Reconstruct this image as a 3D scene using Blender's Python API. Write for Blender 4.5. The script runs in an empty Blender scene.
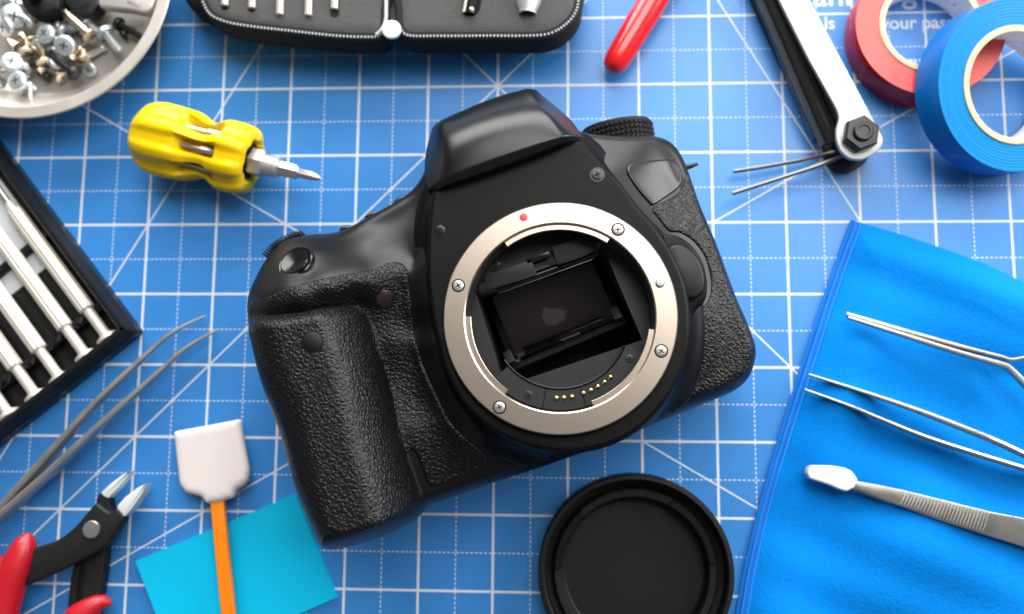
import bpy, math, random
import numpy as np
from mathutils import Vector, Matrix, Euler
from mathutils.geometry import delaunay_2d_cdt

# ------------------------------------------------------------------ camera, world, lamps, exposure
MM = 0.001
F = 900.0
RC = np.array([[0.99841092, -0.0082516, 0.05574531],
               [0.00111248, 0.99191469, 0.1269016],
               [-0.05634173, -0.12663793, 0.99034764]])
CAM = np.array([-1.77365562, 120.81483997, -312.98761843])
scn = bpy.context.scene
col = scn.collection
S3 = np.diag([1., -1., -1.])
cam_data = bpy.data.cameras.new('camera'); cam = bpy.data.objects.new('camera', cam_data); col.objects.link(cam)
cw = S3 @ CAM
ax, ay, az = S3 @ RC[0], -(S3 @ RC[1]), -(S3 @ RC[2])
cam.matrix_world = Matrix(((ax[0], ay[0], az[0], cw[0]*MM), (ax[1], ay[1], az[1], cw[1]*MM), (ax[2], ay[2], az[2], cw[2]*MM), (0, 0, 0, 1)))
cam_data.sensor_width = 36; cam_data.lens = 36*F/1024
cam_data.clip_start = 0.01; cam_data.clip_end = 50
cam_data.dof.use_dof = True; cam_data.dof.focus_distance = 0.262; cam_data.dof.aperture_fstop = 8.0
scn.camera = cam
world = bpy.data.worlds.new('World'); scn.world = world; world.use_nodes = True
bg = world.node_tree.nodes['Background']; bg.inputs[0].default_value = (0.9, 0.95, 1.0, 1); bg.inputs[1].default_value = 0.19
def area(name, loc, target, sx, sy, power, color=(1, 1, 1)):
    l = bpy.data.lights.new(name, 'AREA'); l.shape = 'RECTANGLE'; l.size = sx; l.size_y = sy; l.energy = power; l.color = color
    o = bpy.data.objects.new(name, l); col.objects.link(o); o.location = loc
    o.rotation_euler = (Vector(target)-Vector(loc)).to_track_quat('-Z', 'Y').to_euler()
    return o
area('window_light', (0.16, 0.34, 0.95), (-0.04, -0.06, 0), 0.76, 0.46, 9, (1.0, 0.985, 0.96))
scn.view_settings.view_transform = 'Standard'; scn.view_settings.look = 'None'
scn.view_settings.exposure = 0.0; scn.view_settings.gamma = 1.0

area('window_low', (-0.16, 0.95, 0.48), (-0.05, -0.08, 0.02), 1.2, 0.7, 29, (1.0, 0.985, 0.96))
area('window_side', (0.90, 0.36, 0.42), (-0.08, -0.08, 0.02), 0.8, 0.6, 19, (1.0, 0.985, 0.96))
# ------------------------------------------------------------------ helpers
rnd = random.Random(7)
def at(px, py, z):
    """world point (mm) that sits at height z on the sight line of photograph point (px, py)"""
    d = RC.T @ np.array([(px-512)/F, (py-307)/F, 1.0])
    t = (-z-CAM[2])/d[2]
    p = CAM+d*t
    return np.array([p[0], -p[1], z])
def ats(pts, z): return np.array([at(p[0], p[1], z) for p in pts])

def catmull(P, closed=True, ds=1.0):
    P = np.asarray(P, float); n = len(P); out = []
    rng = range(n) if closed else range(n-1)
    for i in rng:
        if closed: p0, p1, p2, p3 = P[(i-1) % n], P[i], P[(i+1) % n], P[(i+2) % n]
        else: p0, p1, p2, p3 = P[max(i-1, 0)], P[i], P[i+1], P[min(i+2, n-1)]
        k = max(1, int(np.linalg.norm((p2-p1)[:2])/ds+.5))
        d1 = max(np.linalg.norm((p2-p1)[:2]), 1e-6); d0 = max(np.linalg.norm((p1-p0)[:2]), 1e-6); d2 = max(np.linalg.norm((p3-p2)[:2]), 1e-6)
        m1 = ((p2-p0)/(d0+d1) if (p0 != p1).any() else (p2-p1)/d1)*d1
        m2 = ((p3-p1)/(d1+d2) if (p3 != p2).any() else (p2-p1)/d1)*d1
        for j in range(k):
            t = j/k
            out.append((2*t**3-3*t**2+1)*p1+(t**3-2*t*t+t)*m1+(-2*t**3+3*t*t)*p2+(t**3-t*t)*m2)
    if not closed: out.append(P[-1])
    return np.array(out)
def resample(P, ds):
    P = np.asarray(P, float); out = []
    for i in range(len(P)):
        a, b = P[i], P[(i+1) % len(P)]; k = max(1, int(np.linalg.norm((b-a)[:2])/ds+.5))
        for j in range(k): out.append(a+(b-a)*j/k)
    return np.array(out)
def ccw(P):
    x, y = P[:, 0], P[:, 1]
    return P if (x*np.roll(y, -1)-y*np.roll(x, -1)).sum() > 0 else P[::-1]
def normals2(P):                       # outward normals of a ccw outline
    t = np.roll(P[:, :2], -1, 0)-np.roll(P[:, :2], 1, 0)
    t /= np.maximum(np.linalg.norm(t, axis=1)[:, None], 1e-9)
    return np.stack([t[:, 1], -t[:, 0]], 1)
def inset(P, d):
    return P[:, :2]-normals2(P)*d
def rounded(P, r, n=5):
    """rounds the corners of an outline of 2D points"""
    P = np.asarray(P, float)[:, :2]; out = []
    for i in range(len(P)):
        a, b, c = P[i-1], P[i], P[(i+1) % len(P)]
        u, v = a-b, c-b; lu, lv = np.linalg.norm(u), np.linalg.norm(v)
        k = min(r, lu*.45, lv*.45); p, q = b+u/lu*k, b+v/lv*k
        for j in range(n+1):
            t = j/n; out.append((1-t)**2*p+2*t*(1-t)*b+t*t*q)
    return np.array(out)
def seg_dist(Q, P):
    """distance of points Q to closed outline P (and where on it), plus inside test"""
    A = P[:, :2]; B = np.roll(A, -1, 0); D = B-A; L2 = np.maximum((D**2).sum(1), 1e-12)
    best = np.full(len(Q), 1e9); idx = np.zeros(len(Q), int); tt = np.zeros(len(Q)); ins = np.zeros(len(Q), bool)
    for s in range(0, len(Q), 4000):
        q = Q[s:s+4000, None, :2]
        t = np.clip(((q-A)*D).sum(2)/L2, 0, 1)
        d = np.linalg.norm(q-(A+t[..., None]*D), axis=2)
        i = d.argmin(1); r = np.arange(len(i))
        best[s:s+4000] = d[r, i]; idx[s:s+4000] = i; tt[s:s+4000] = t[r, i]
        y = q[..., 1]; c = (A[:, 1] > y) != (B[:, 1] > y)
        xx = A[:, 0]+(y-A[:, 1])/np.where(D[:, 1] == 0, 1e-12, D[:, 1])*D[:, 0]
        ins[s:s+4000] = ((c & (q[..., 0] < xx)).sum(1) % 2) == 1
    return best, idx, tt, ins

class MB:
    def __init__(s): s.v = []; s.f = []
    def add(s, V, Fc):
        o = len(s.v); s.v += [tuple(map(float, v)) for v in V]; s.f += [tuple(i+o for i in f) for f in Fc]; return s
    def loft(s, rings, cap0=True, cap1=True, closed=True):
        o = len(s.v); n = len(rings[0])
        for r in rings: s.v += [tuple(map(float, v)) for v in r]
        for k in range(len(rings)-1):
            for i in range(n if closed else n-1):
                j = (i+1) % n
                s.f.append((o+k*n+i, o+k*n+j, o+(k+1)*n+j, o+(k+1)*n+i))
        if cap0: s.f.append(tuple(o+i for i in reversed(range(n))))
        if cap1: s.f.append(tuple(o+(len(rings)-1)*n+i for i in range(n)))
        return s
    def prism(s, P, z0, z1, b=0.3, bot=0.0):
        """upright slab over outline P with a rounded top edge"""
        P = ccw(np.asarray(P, float)[:, :2]); R = []
        c = lambda Q, z: np.c_[Q, np.full(len(Q), z)]
        if bot: R.append(c(inset(P, bot), z0))
        R.append(c(P, z0+bot))
        for a in (0, 30, 60, 90):
            a = math.radians(a); R.append(c(inset(P, b*(1-math.cos(a))), z1-b+b*math.sin(a)))
        return s.loft(R)
    def box(s, c, size, rot=None, b=0.0):
        sx, sy, sz = [x/2 for x in size]
        P = np.array([(-sx, -sy), (sx, -sy), (sx, sy), (-sx, sy)])
        m = MB().prism(rounded(P, b, 2) if b else P, -sz, sz, b if b else min(sx, sy, sz)*.1)
        V = np.array(m.v); R = np.array(rot) if rot is not None else np.eye(3)
        return s.add(V@R.T+np.asarray(c), m.f)
    def lathe(s, prof, c=(0, 0, 0), n=32, R=None, a0=0.0, a1=None, mod=None, caps=True):
        """prof = [(r, z)] turned round z; R turns the result, c moves it"""
        full = a1 is None; A = np.linspace(a0, a0+2*math.pi if full else a1, n+1)
        if full: A = A[:-1]
        rings = []
        for r, z in prof:
            k = np.ones(len(A)) if mod is None else mod(A, z)
            rings.append(np.c_[r*k*np.cos(A), r*k*np.sin(A), np.full(len(A), z)])
        R = np.eye(3) if R is None else np.array(R)
        rings = [q@R.T+np.asarray(c) for q in rings]
        return s.loft(rings, caps and full and prof[0][0] > 1e-6, caps and full and prof[-1][0] > 1e-6, full)
    def arc(s, prof, c, a0, a1, n=24, R=None):
        """closed (r, z) section swept over an angle, with ends"""
        R = np.eye(3) if R is None else np.array(R); rings = []
        for a in np.linspace(a0, a1, n+1):
            rings.append(np.array([(r*math.cos(a), r*math.sin(a), z) for r, z in prof])@R.T+np.asarray(c))
        return s.loft(rings)
    def tube(s, path, rad, n=10, up=(0, 0, 1), rz=None, k=2.0):
        """sections along a path: half width rad, half height rz, superellipse power k"""
        path = np.asarray(path, float); m = len(path); rings = []
        rad = np.broadcast_to(np.asarray(rad, float), (m,)); rz = rad if rz is None else np.broadcast_to(np.asarray(rz, float), (m,))
        for i in range(m):
            t = path[min(i+1, m-1)]-path[max(i-1, 0)]; t = t/np.linalg.norm(t)
            w = np.cross(t, np.asarray(up, float)); w /= np.linalg.norm(w); u = np.cross(w, t)
            A = np.linspace(0, 2*math.pi, n, endpoint=False)+math.pi/n
            ca, sa = np.cos(A), np.sin(A)
            ca = np.sign(ca)*abs(ca)**(2/k); sa = np.sign(sa)*abs(sa)**(2/k)
            rings.append(path[i]+np.outer(ca*rad[i], w)+np.outer(sa*rz[i], u))
        return s.loft(rings)

ORG = {}
def mesh_of(name, mb, mat, org=(0, 0, 0), smooth=True, angle=40):
    me = bpy.data.meshes.new(name)
    V = (np.array(mb.v)-np.asarray(org))*MM
    me.from_pydata(V.tolist(), [], mb.f); me.update()
    if mat: me.materials.append(mat)
    import bmesh
    bm = bmesh.new(); bm.from_mesh(me); bmesh.ops.recalc_face_normals(bm, faces=bm.faces); bm.to_mesh(me); bm.free()
    if smooth:
        me.polygons.foreach_set('use_smooth', [True]*len(me.polygons))
        me.set_sharp_from_angle(angle=math.radians(angle))
    return me
def obj(name, mb, mat, parent=None, smooth=True, angle=40):
    org = ORG.get(parent.name, (0, 0, 0)) if parent is not None else (0, 0, 0)
    o = bpy.data.objects.new(name, mesh_of(name, mb, mat, org, smooth, angle)); col.objects.link(o)
    ORG[o.name] = org
    if parent is not None: o.parent = parent
    return o
def thing(name, label, cat, org=(0, 0, 0), group=None):
    o = bpy.data.objects.new(name, None); col.objects.link(o); o.empty_display_size = .01
    o.location = Vector(org)*MM; ORG[o.name] = tuple(org)
    o['label'] = label; o['category'] = cat
    if group: o['group'] = group
    return o
def copy_tree(o):
    c = o.copy(); col.objects.link(c)
    for ch in o.children:
        d = ch.copy(); col.objects.link(d); d.parent = c
        for g in ch.children:
            e = g.copy(); col.objects.link(e); e.parent = d
    return c
def rotz(a): return np.array(Matrix.Rotation(a, 3, 'Z'))
def align(n, up=(0, 0, 1)):
    """rotation taking +z to n"""
    return np.array(Vector(up).rotation_difference(Vector(n)).to_matrix())

def patch(outline, spacing, zfun, rings=(), holes=(), jitter=.0, wall=None):
    """a sheet over an outline (mm), triangulated, raised by zfun(Q)->(n,3); wall=[(inset, z)] closes it downwards"""
    P = ccw(np.asarray(outline, float)); n = len(P)
    pts = [P[:, :2]]; edges = [(i, (i+1) % n) for i in range(n)]
    hpts = []
    base = n
    for H in holes:
        H = np.asarray(H)[:, :2]; hpts.append(H); edges += [(base+i, base+(i+1) % len(H)) for i in range(len(H))]; base += len(H)
    pts += hpts
    x0, y0 = P[:, :2].min(0); x1, y1 = P[:, :2].max(0)
    X, Y = np.meshgrid(np.arange(x0, x1, spacing), np.arange(y0, y1, spacing*.866))
    X[1::2] += spacing/2
    G = np.c_[X.ravel(), Y.ravel()]
    d, _, _, ins = seg_dist(G, P)
    lim = max(list(rings)+[0])+spacing*.5
    G = G[ins & (d > lim)]
    for r in rings:
        q = inset(P, r); dq, _, _, iq = seg_dist(q, P); pts.append(q[iq & (dq > r*.85)])
    for H in hpts:
        dh, _, _, ih = seg_dist(G, H); G = G[(~ih) & (dh > spacing*.4)]
    pts.append(G)
    Q = np.concatenate(pts)
    V, E_, T, ov, oe, of = delaunay_2d_cdt([Vector(q) for q in Q], edges, [list(range(n))], 1, 1e-5)
    V2 = np.array([tuple(v) for v in V])
    T = [tuple(t) for t in T]
    if hpts:
        C = np.array([V2[list(t)].mean(0) for t in T]); keep = np.ones(len(T), bool)
        for H in hpts: keep &= ~seg_dist(C, H)[3]
        T = [t for t, k in zip(T, keep) if k]
    m = MB(); m.add(zfun(V2), T)
    if wall:
        top = zfun(P[:, :2])
        R = [top]+[np.c_[inset(P, a), np.full(n, z)] for a, z in wall]
        m.loft(R, False, False)
    return m

# ------------------------------------------------------------------ materials
def mat(name, color, rough=.5, metal=0.0, spec=.5, bump=None, var=0.0, varscale=60, sheen=0, coat=0, trans=0, aniso=0):
    """bump = (scale per mm, height mm)"""
    m = bpy.data.materials.new(name); m.use_nodes = True; nt = m.node_tree; b = nt.nodes['Principled BSDF']
    b.inputs['Base Color'].default_value = (*color, 1); b.inputs['Roughness'].default_value = rough; b.inputs['Metallic'].default_value = metal
    b.inputs['Specular IOR Level'].default_value = spec
    if sheen: b.inputs['Sheen Weight'].default_value = sheen; b.inputs['Sheen Roughness'].default_value = .4; b.inputs['Sheen Tint'].default_value = (.15, .6, 1, 1)
    if coat: b.inputs['Coat Weight'].default_value = coat; b.inputs['Coat Roughness'].default_value = .08
    if aniso: b.inputs['Anisotropic'].default_value = aniso
    tc = nt.nodes.new('ShaderNodeTexCoord')
    if var:
        n = nt.nodes.new('ShaderNodeTexNoise'); n.inputs['Scale'].default_value = varscale; n.inputs['Detail'].default_value = 5
        nt.links.new(tc.outputs['Object'], n.inputs['Vector'])
        mx = nt.nodes.new('ShaderNodeMix'); mx.data_type = 'RGBA'
        mx.inputs['A'].default_value = (*[c*(1-var) for c in color], 1); mx.inputs['B'].default_value = (*[min(1, c*(1+var)) for c in color], 1)
        nt.links.new(n.outputs['Fac'], mx.inputs['Factor']); nt.links.new(mx.outputs['Result'], b.inputs['Base Color'])
        mr = nt.nodes.new('ShaderNodeMapRange'); mr.inputs['From Min'].default_value = .3; mr.inputs['From Max'].default_value = .7
        mr.inputs['To Min'].default_value = rough*.88; mr.inputs['To Max'].default_value = min(1, rough*1.12)
        nt.links.new(n.outputs['Fac'], mr.inputs['Value']); nt.links.new(mr.outputs['Result'], b.inputs['Roughness'])
    if bump:
        n2 = nt.nodes.new('ShaderNodeTexNoise'); n2.inputs['Scale'].default_value = bump[0]*1000; n2.inputs['Detail'].default_value = 2
        nt.links.new(tc.outputs['Object'], n2.inputs['Vector'])
        bp = nt.nodes.new('ShaderNodeBump'); bp.inputs['Strength'].default_value = 1; bp.inputs['Distance'].default_value = bump[1]*MM
        nt.links.new(n2.outputs['Fac'], bp.inputs['Height']); nt.links.new(bp.outputs['Normal'], b.inputs['Normal'])
    return m
def leather_mat():
    m = mat('leather', (.003, .003, .0033), .37, 0, .30); nt = m.node_tree; b = nt.nodes['Principled BSDF']
    tc = nt.nodes.new('ShaderNodeTexCoord')
    nz = nt.nodes.new('ShaderNodeTexNoise'); nz.inputs['Scale'].default_value = 420; nz.inputs['Detail'].default_value = 3
    nt.links.new(tc.outputs['Object'], nz.inputs['Vector'])
    sc = nt.nodes.new('ShaderNodeVectorMath'); sc.operation = 'SCALE'; sc.inputs['Scale'].default_value = .0011
    nt.links.new(nz.outputs['Color'], sc.inputs[0])
    ad = nt.nodes.new('ShaderNodeVectorMath'); nt.links.new(tc.outputs['Object'], ad.inputs[0]); nt.links.new(sc.outputs[0], ad.inputs[1])
    hs = []
    for s, d in ((740, .0), (1500, .0)):
        v = nt.nodes.new('ShaderNodeTexVoronoi'); v.feature = 'DISTANCE_TO_EDGE'; v.inputs['Scale'].default_value = s
        nt.links.new(ad.outputs[0], v.inputs['Vector'])
        r = nt.nodes.new('ShaderNodeMapRange'); r.interpolation_type = 'SMOOTHSTEP'; r.inputs['From Max'].default_value = .34
        nt.links.new(v.outputs['Distance'], r.inputs['Value']); hs.append(r)
    mu = nt.nodes.new('ShaderNodeMath'); mu.operation = 'MULTIPLY_ADD'; mu.inputs[1].default_value = .28
    nt.links.new(hs[1].outputs[0], mu.inputs[0]); nt.links.new(hs[0].outputs[0], mu.inputs[2])
    bp = nt.nodes.new('ShaderNodeBump'); bp.inputs['Strength'].default_value = .7; bp.inputs['Distance'].default_value = .00022
    nt.links.new(mu.outputs[0], bp.inputs['Height']); nt.links.new(bp.outputs['Normal'], b.inputs['Normal'])
    return m
M = dict(
    mat_blue=mat('mat_blue', (.034, .205, .545), .38, 0, .5, bump=(3.5, .012), var=.07, varscale=45),
    print_white=mat('print_white', (.56, .60, .66), .5, 0, .4),
    plastic=mat('black_plastic', (.0035, .0035, .0039), .38, 0, .28, bump=(4.5, .02)),
    plastic_hump=mat('hump_plastic', (.004, .004, .0045), .30, 0, .38, bump=(4.5, .012)),
    panel=mat('panel_plastic', (.0026, .0026, .0027), .42, 0, .13, bump=(5, .02)),
    gloss_black=mat('gloss_black', (.004, .004, .0045), .2, 0, .4, var=.1),
    rubber=mat('black_rubber', (.0038, .0038, .0038), .55, 0, .25, bump=(4, .02)),
    deep_black=mat('deep_black', (.003, .003, .0035), .6, 0, .15),
    inner_grey=mat('inner_grey', (.014, .0145, .0155), .42, 0, .3, bump=(4, .01)),
    leather=leather_mat(),
    ring=mat('mount_metal', (.53, .44, .36), .28, 1, .5),
    steel=mat('bright_steel', (.66, .66, .64), .24, .85, .5, var=.06, varscale=300),
    steel_soft=mat('satin_steel', (.46, .445, .42), .34, .85, .5, bump=(3, .006), var=.06, varscale=150),
    zinc=mat('zinc', (.56, .60, .625), .36, .75, .5, var=.08, varscale=400),
    brass=mat('pale_brass', (.66, .55, .40), .30, 1, .5, var=.10, varscale=400),
    dark_metal=mat('blackened_steel', (.022, .023, .025), .34, .5, .5, bump=(3, .01)),
    gold=mat('gold', (.85, .62, .25), .25, 1),
    red_paint=mat('red_mark', (.75, .03, .03), .4),
    sensor_brown=mat('smoked_window', (.022, .012, .011), .25, 0, .5),
    mirror=mat('mirror_glass', (.62, .58, .62), .06, 1, .5),
    screen=mat('matte_screen', (.15, .137, .148), .7),
    eyepiece_light_paint=mat('pale_eyepiece_light', (.36, .34, .35), .6),
    yellow=mat('yellow_plastic', (.68, .455, .001), .30, 0, .25, bump=(.6, .02), var=.04, varscale=80),
    white_nylon=mat('off_white_metal', (.46, .44, .43), .35, .6),
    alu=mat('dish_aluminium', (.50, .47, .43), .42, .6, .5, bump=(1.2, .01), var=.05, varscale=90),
    alu_floor=mat('dish_floor', (.34, .315, .285), .45, .6, .5, bump=(1.2, .015), var=.10, varscale=110),  # floor metal coloured darker for the shade inside the dish
    case_black=mat('case_plastic', (.004, .004, .0045), .38, 0, .35, bump=(2, .015)),
    case_grey=mat('grey_tray', (.50, .52, .55), .5),
    foam=mat('grey_foam', (.075, .073, .072), .95, 0, .15, bump=(4, .12), var=.30, varscale=900),
    fabric_black=mat('black_fabric', (.010, .010, .011), .8, 0, .3, bump=(3, .08)),
    zip=mat('zip_teeth', (.42, .43, .46), .4),
    cream=mat('cream_steel', (.56, .53, .465), .42, .35),
    grey_plastic=mat('grey_nozzle', (.52, .51, .51), .4, .5),
    red_plastic=mat('red_plastic', (.62, .010, .014), .20, 0, .5, var=.06, varscale=70, coat=.3),
    red_grip=mat('red_grip', (.40, .006, .014), .34, 0, .5, bump=(1.5, .01), var=.08, varscale=90),
    white_plate=mat('silver_plate', (.40, .415, .405), .40, .4, .5, var=.06, varscale=130),
    tape_red=mat('red_tape_edge', (.62, .075, .065), .42, 0, .5, bump=(1.5, .02), var=.06, varscale=130),
    tape_red_side=mat('red_tape_face', (.42, .010, .030), .25, 0, .5),
    tape_blue=mat('blue_tape_edge', (.0, .19, .48), .42, 0, .12, bump=(1.5, .02), var=.06, varscale=130),
    tape_blue_side=mat('blue_tape_face', (.0, .13, .45), .3, 0, .3),
    card=mat('core_card', (.62, .50, .33), .8, 0, .2, bump=(3, .06), var=.12, varscale=300),
    core_white=mat('core_paper', (.74, .75, .80), .5),
    ink=mat('core_ink', (.05, .06, .12), .6),
    cloth=mat('microfibre', (.0, .168, .56), .8, 0, .06, bump=(.8, .17), var=.09, varscale=330, sheen=.18),
    hem=mat('hem_fabric', (.0, .13, .52), .8, 0, .25, bump=(2.2, .10), var=.15, varscale=400),
    thread=mat('hem_thread', (.01, .26, .75), .7),
    white_tip=mat('white_tip', (.70, .70, .70), .35, 0, .5),
    swab=mat('swab_foam', (.64, .58, .565), .9, 0, .2, bump=(1.2, .05), var=.02, varscale=200, sheen=.2),
    orange=mat('orange_plastic', (.75, .19, .001), .35, 0, .5),
    note=mat('cyan_paper', (.0, .40, .64), .45, 0, .2, bump=(1.2, .02)),
    blade=mat('ground_blade', (.72, .73, .74), .4, .2),
    tweezer=mat('tweezer_steel', (.40, .38, .355), .30, .9, .5, bump=(4, .004), var=.08, varscale=220),
    key_metal=mat('key_metal', (.12, .122, .125), .32, .7),
    painted_recess=mat('recess_shade', (.05, .05, .052), .6, 0),
    jaw=mat('jaw_black', (.007, .007, .007), .5, 0, .35, bump=(3, .02)),
)

# ------------------------------------------------------------------ the cutting mat and its print
G = 25.4
mat_t = obj('cutting_mat', MB().prism(rounded([(-270, -320), (270, -320), (270, 130), (-270, 130)], 6), -3, 0, .4), M['mat_blue'])
mat_t['kind'] = 'structure'; mat_t['label'] = 'blue self healing cutting mat with white inch grid lines'
def strip(mb, a, b, w, z):
    a, b = np.asarray(a, float), np.asarray(b, float); t = (b-a)/np.linalg.norm(b-a); n = np.array([-t[1], t[0]])*w/2
    mb.add([(*(a-n), z), (*(b-n), z), (*(b+n), z), (*(a+n), z)], [(0, 1, 2, 3)])
ml = MB(); md = MB(); mg = MB()
for c in range(-10, 11): strip(ml, (c*G, 3*G), (c*G, -11*G), .85, .030)
for r in range(-3, 12):
    strip(ml, (-10*G, -r*G), (10*G, -r*G), .85, .040)
per = G/16
for c in range(-9, 9):
    for k in range(-2*16, 10*16):
        y = k*per; strip(md, ((c+.5)*G, -y-.3), ((c+.5)*G, -y-.3-per*.55), .38, .018)
for r in range(-2, 10):
    for k in range(-9*16, 9*16):
        x = k*per; strip(md, (x+.3, -(r+.5)*G), (x+.3+per*.55, -(r+.5)*G), .38, .022)
def diag(c, r, deg, l0, l1, k=0):
    d = np.array([math.cos(math.radians(deg)), math.sin(math.radians(deg))]); p = np.array([c*G, -r*G])
    strip(mg, p+d*l0*G, p+d*l1*G, .55, .050+.004*k)
diag(-1, 0, 45, -11, 3, 0); diag(-1, 0, -45, -3, 7, 1)
diag(4, 2, -60, -5, 0, 4); diag(2, 2, 30, 0, 6, 5); diag(-4, 2, -30, -5, .3, 6)
diag(-6, 2, 60, -5, 4, 7); diag(-5, 6.03, 30, -3, 3, 8); diag(1, 5, -30, 0, 4, 9)
o = obj('printed_grid', ml, M['print_white'], mat_t, False); o = obj('printed_dashes', md, M['print_white'], mat_t, False); o['kind'] = 'stuff'
obj('printed_angles', mg, M['print_white'], mat_t, False)
def lettering(text, px, py, size_mm, parent, material, z=.06, bold=.12):
    cu = bpy.data.curves.new('lettering', 'FONT'); cu.body = text; cu.size = size_mm; cu.offset = bold; cu.fill_mode = 'FRONT'
    t = bpy.data.objects.new('lettering', cu); col.objects.link(t)
    bpy.context.view_layer.update()
    me = bpy.data.meshes.new_from_object(t.evaluated_get(bpy.context.evaluated_depsgraph_get()))
    bpy.data.objects.remove(t); bpy.data.curves.remove(cu)
    p = at(px, py, 0)
    for v in me.vertices: v.co = Vector(((v.co.x+p[0])*MM, (v.co.y+p[1])*MM, z*MM))
    me.materials.clear(); me.materials.append(material)
    o = bpy.data.objects.new('lettering', me); col.objects.link(o); o.parent = parent
    return o
lettering('ani', 813, 6, 12, mat_t, M['print_white'], bold=.16)
lettering('g', 902, 2, 12, mat_t, M['print_white'], bold=.16)
lettering('ls', 824, 29, 6.6, mat_t, M['print_white'], bold=.13)
lettering('your passi', 881, 29, 6.6, mat_t, M['print_white'], bold=.13)
lettering('qu', 905, 67, 6.0, mat_t, M['print_white'], bold=.2)

# ------------------------------------------------------------------ the camera body
O = np.array([
 (347,546,36,7),(333,546,38,9),(324.5,537,40,10),(301.5,493,46,12),(283,434,48,14),(263,379,48,14),(251,328,48,12),(247.5,312,48,8),(249,295,47,7),(256,278,46,6),
 (266,260,44,5),(278,246,42,4),(290,239,40,4),(310,235,38,4),(340,232,35,4),(370,217,35,4),(395,203,35,4),(411,192,36,4),(423,176,36,3),(431,150,34,3),(438,130,33,3),
 (458,116,33,3),(500,99,33,3),(526,94,33,3),(540,103,33,3),(560,120,34,3),(583,134,35,3),(620,137,36,4),(654,137.5,35,4),(668,142,34,5),(678,152,33,5),(686,168,33,4),
 (700,208,33,4),(715,243,33,4),(735,297,33,4),(748,328,32,4),(754.5,350,30,5),(752,368,29,6),(746,380,29,6),(735,390,29,6),(718,398,30,5),(678,414,30,5),(600,446,30,4),(530,471,30,4),
 (489,484,30,4),(440,501,31,4),(427,505.5,32,4),(418,516,35,5),(403,527,36,6),(375,538,36,6)], float)
OW = np.array([[*at(a, b, z)[:2], z, r] for a, b, z, r in O])
OW = catmull(OW, True, .9)
if (OW[:, 0]*np.roll(OW[:, 1], -1)-OW[:, 1]*np.roll(OW[:, 0], -1)).sum() < 0: OW = OW[::-1]
CP = [ # sculpting points: photograph point and height above the mat
 (290,385,45),(310,450,45),(332,510,44),(350,440,45),(330,400,45),(375,420,45),(385,480,44.5),(365,520,43),(345,360,46),(300,350,47.5),(270,345,48),(395,350,45.5),
 (420,330,45.5),(430,400,45),(445,440,44),(470,470,41),(450,485,40),(420,500,41),(405,290,47),(385,300,47.5),(415,260,46),(395,340,46),(415,430,45),(422,385,44.8),(436,412,45),(452,440,44.5),(418,360,45),
 (258,308,55),(270,304,58),(300,298,60.5),(330,289,59),(360,281,54),(385,272,49),(400,270,48),
 (268,322,55),(285,318,56),(307,315,56),(335,308,53),(360,303,48.5),
 (262,285,53),(288,264,52.5),(318,250,50),(338,262,53),(330,240,43),(300,245,47),(310,275,56.5),(352,255,49),(358,236,42.5),
 (372,240,44),(368,262,49),(385,250,44.5),(385,222,40),(410,230,43),(412,205,40),(420,200,41),
 (450,150,42),(500,125,42),(530,110,40),(480,180,48),(540,150,46),(560,135,42),
 (595,148,44),(620,150,44),(645,148,42),(665,158,40),(680,178,38.5),(640,175,46),(650,195,46.5),(610,170,48),(665,185,43),
 (690,210,41),(675,220,45),(700,250,42),(710,290,42),(725,305,40.5),(735,340,39.5),(715,340,42),(700,330,44),(690,300,46),(720,370,39.5),(700,380,40.5),(660,405,40),(690,350,44),
 (600,430,40),(560,445,39),(520,460,39),(490,470,40),(560,320,44),(426,300,51),(425,260,50.5),(430,340,51),(446,376,51),(470,411,50),(494,434,46),(480,300,45),(640,330,45),(500,400,43),(560,240,46)]
CW = np.array([at(*c) for c in CP])
def tps_fit(C, reg=2.5):
    n = len(C); d = np.linalg.norm(C[:, None, :2]-C[None, :, :2], axis=2)
    K = np.where(d > 0, d*d*np.log(np.maximum(d, 1e-9)), 0)+np.eye(n)*reg
    P = np.c_[np.ones(n), C[:, :2]]
    A = np.block([[K, P], [P.T, np.zeros((3, 3))]])
    return np.linalg.solve(A, np.r_[C[:, 2], 0, 0, 0])
TW = tps_fit(CW)
def tps(Q):
    d = np.linalg.norm(Q[:, None, :2]-CW[None, :, :2], axis=2)
    K = np.where(d > 0, d*d*np.log(np.maximum(d, 1e-9)), 0)
    return K@TW[:-3]+TW[-3]+Q[:, :2]@TW[-2:]
VAL = catmull(ats([(366, 296), (373, 318), (381, 345), (390, 380), (400, 420), (410, 455), (420, 495), (428, 535)], 45)[:, :2], False, 2.0)
LED = ats([(180, 329), (244, 322), (300, 316), (405, 296), (520, 270)], 54)[:, :2]
def side(Q, L):
    """signed distance to an open line, positive on the side of the grip"""
    A, B = L[:-1], L[1:]; D = B-A
    t = ((Q[:, None]-A)*D).sum(2)/(D**2).sum(1)
    tc = np.clip(t, 0, 1); V = Q[:, None]-(A+tc[..., None]*D); d = np.linalg.norm(V, axis=2); i = d.argmin(1); k = np.arange(len(Q))
    W = V[k, i]; return np.sign(D[i, 0]*W[:, 1]-D[i, 1]*W[:, 0])*d[k, i]
GC = at(310, 430, 55)[None, :2]
sv, sl_ = np.sign(side(GC, VAL))[0], np.sign(side(GC, LED))[0]
def grip(Q):
    t = np.clip(side(Q, VAL)*sv/13.0, 0, 1); e = np.clip((side(Q, LED)*sl_+8)/12.0, 0, 1); e = e*e*(3-2*e)
    return 40+(64.2-40)*(1-(1-t)**2.1)*e
def surf(Q):
    a, b = tps(Q), grip(Q); return .5*(a+b+np.sqrt((a-b)**2+1.6))-.1
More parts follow.
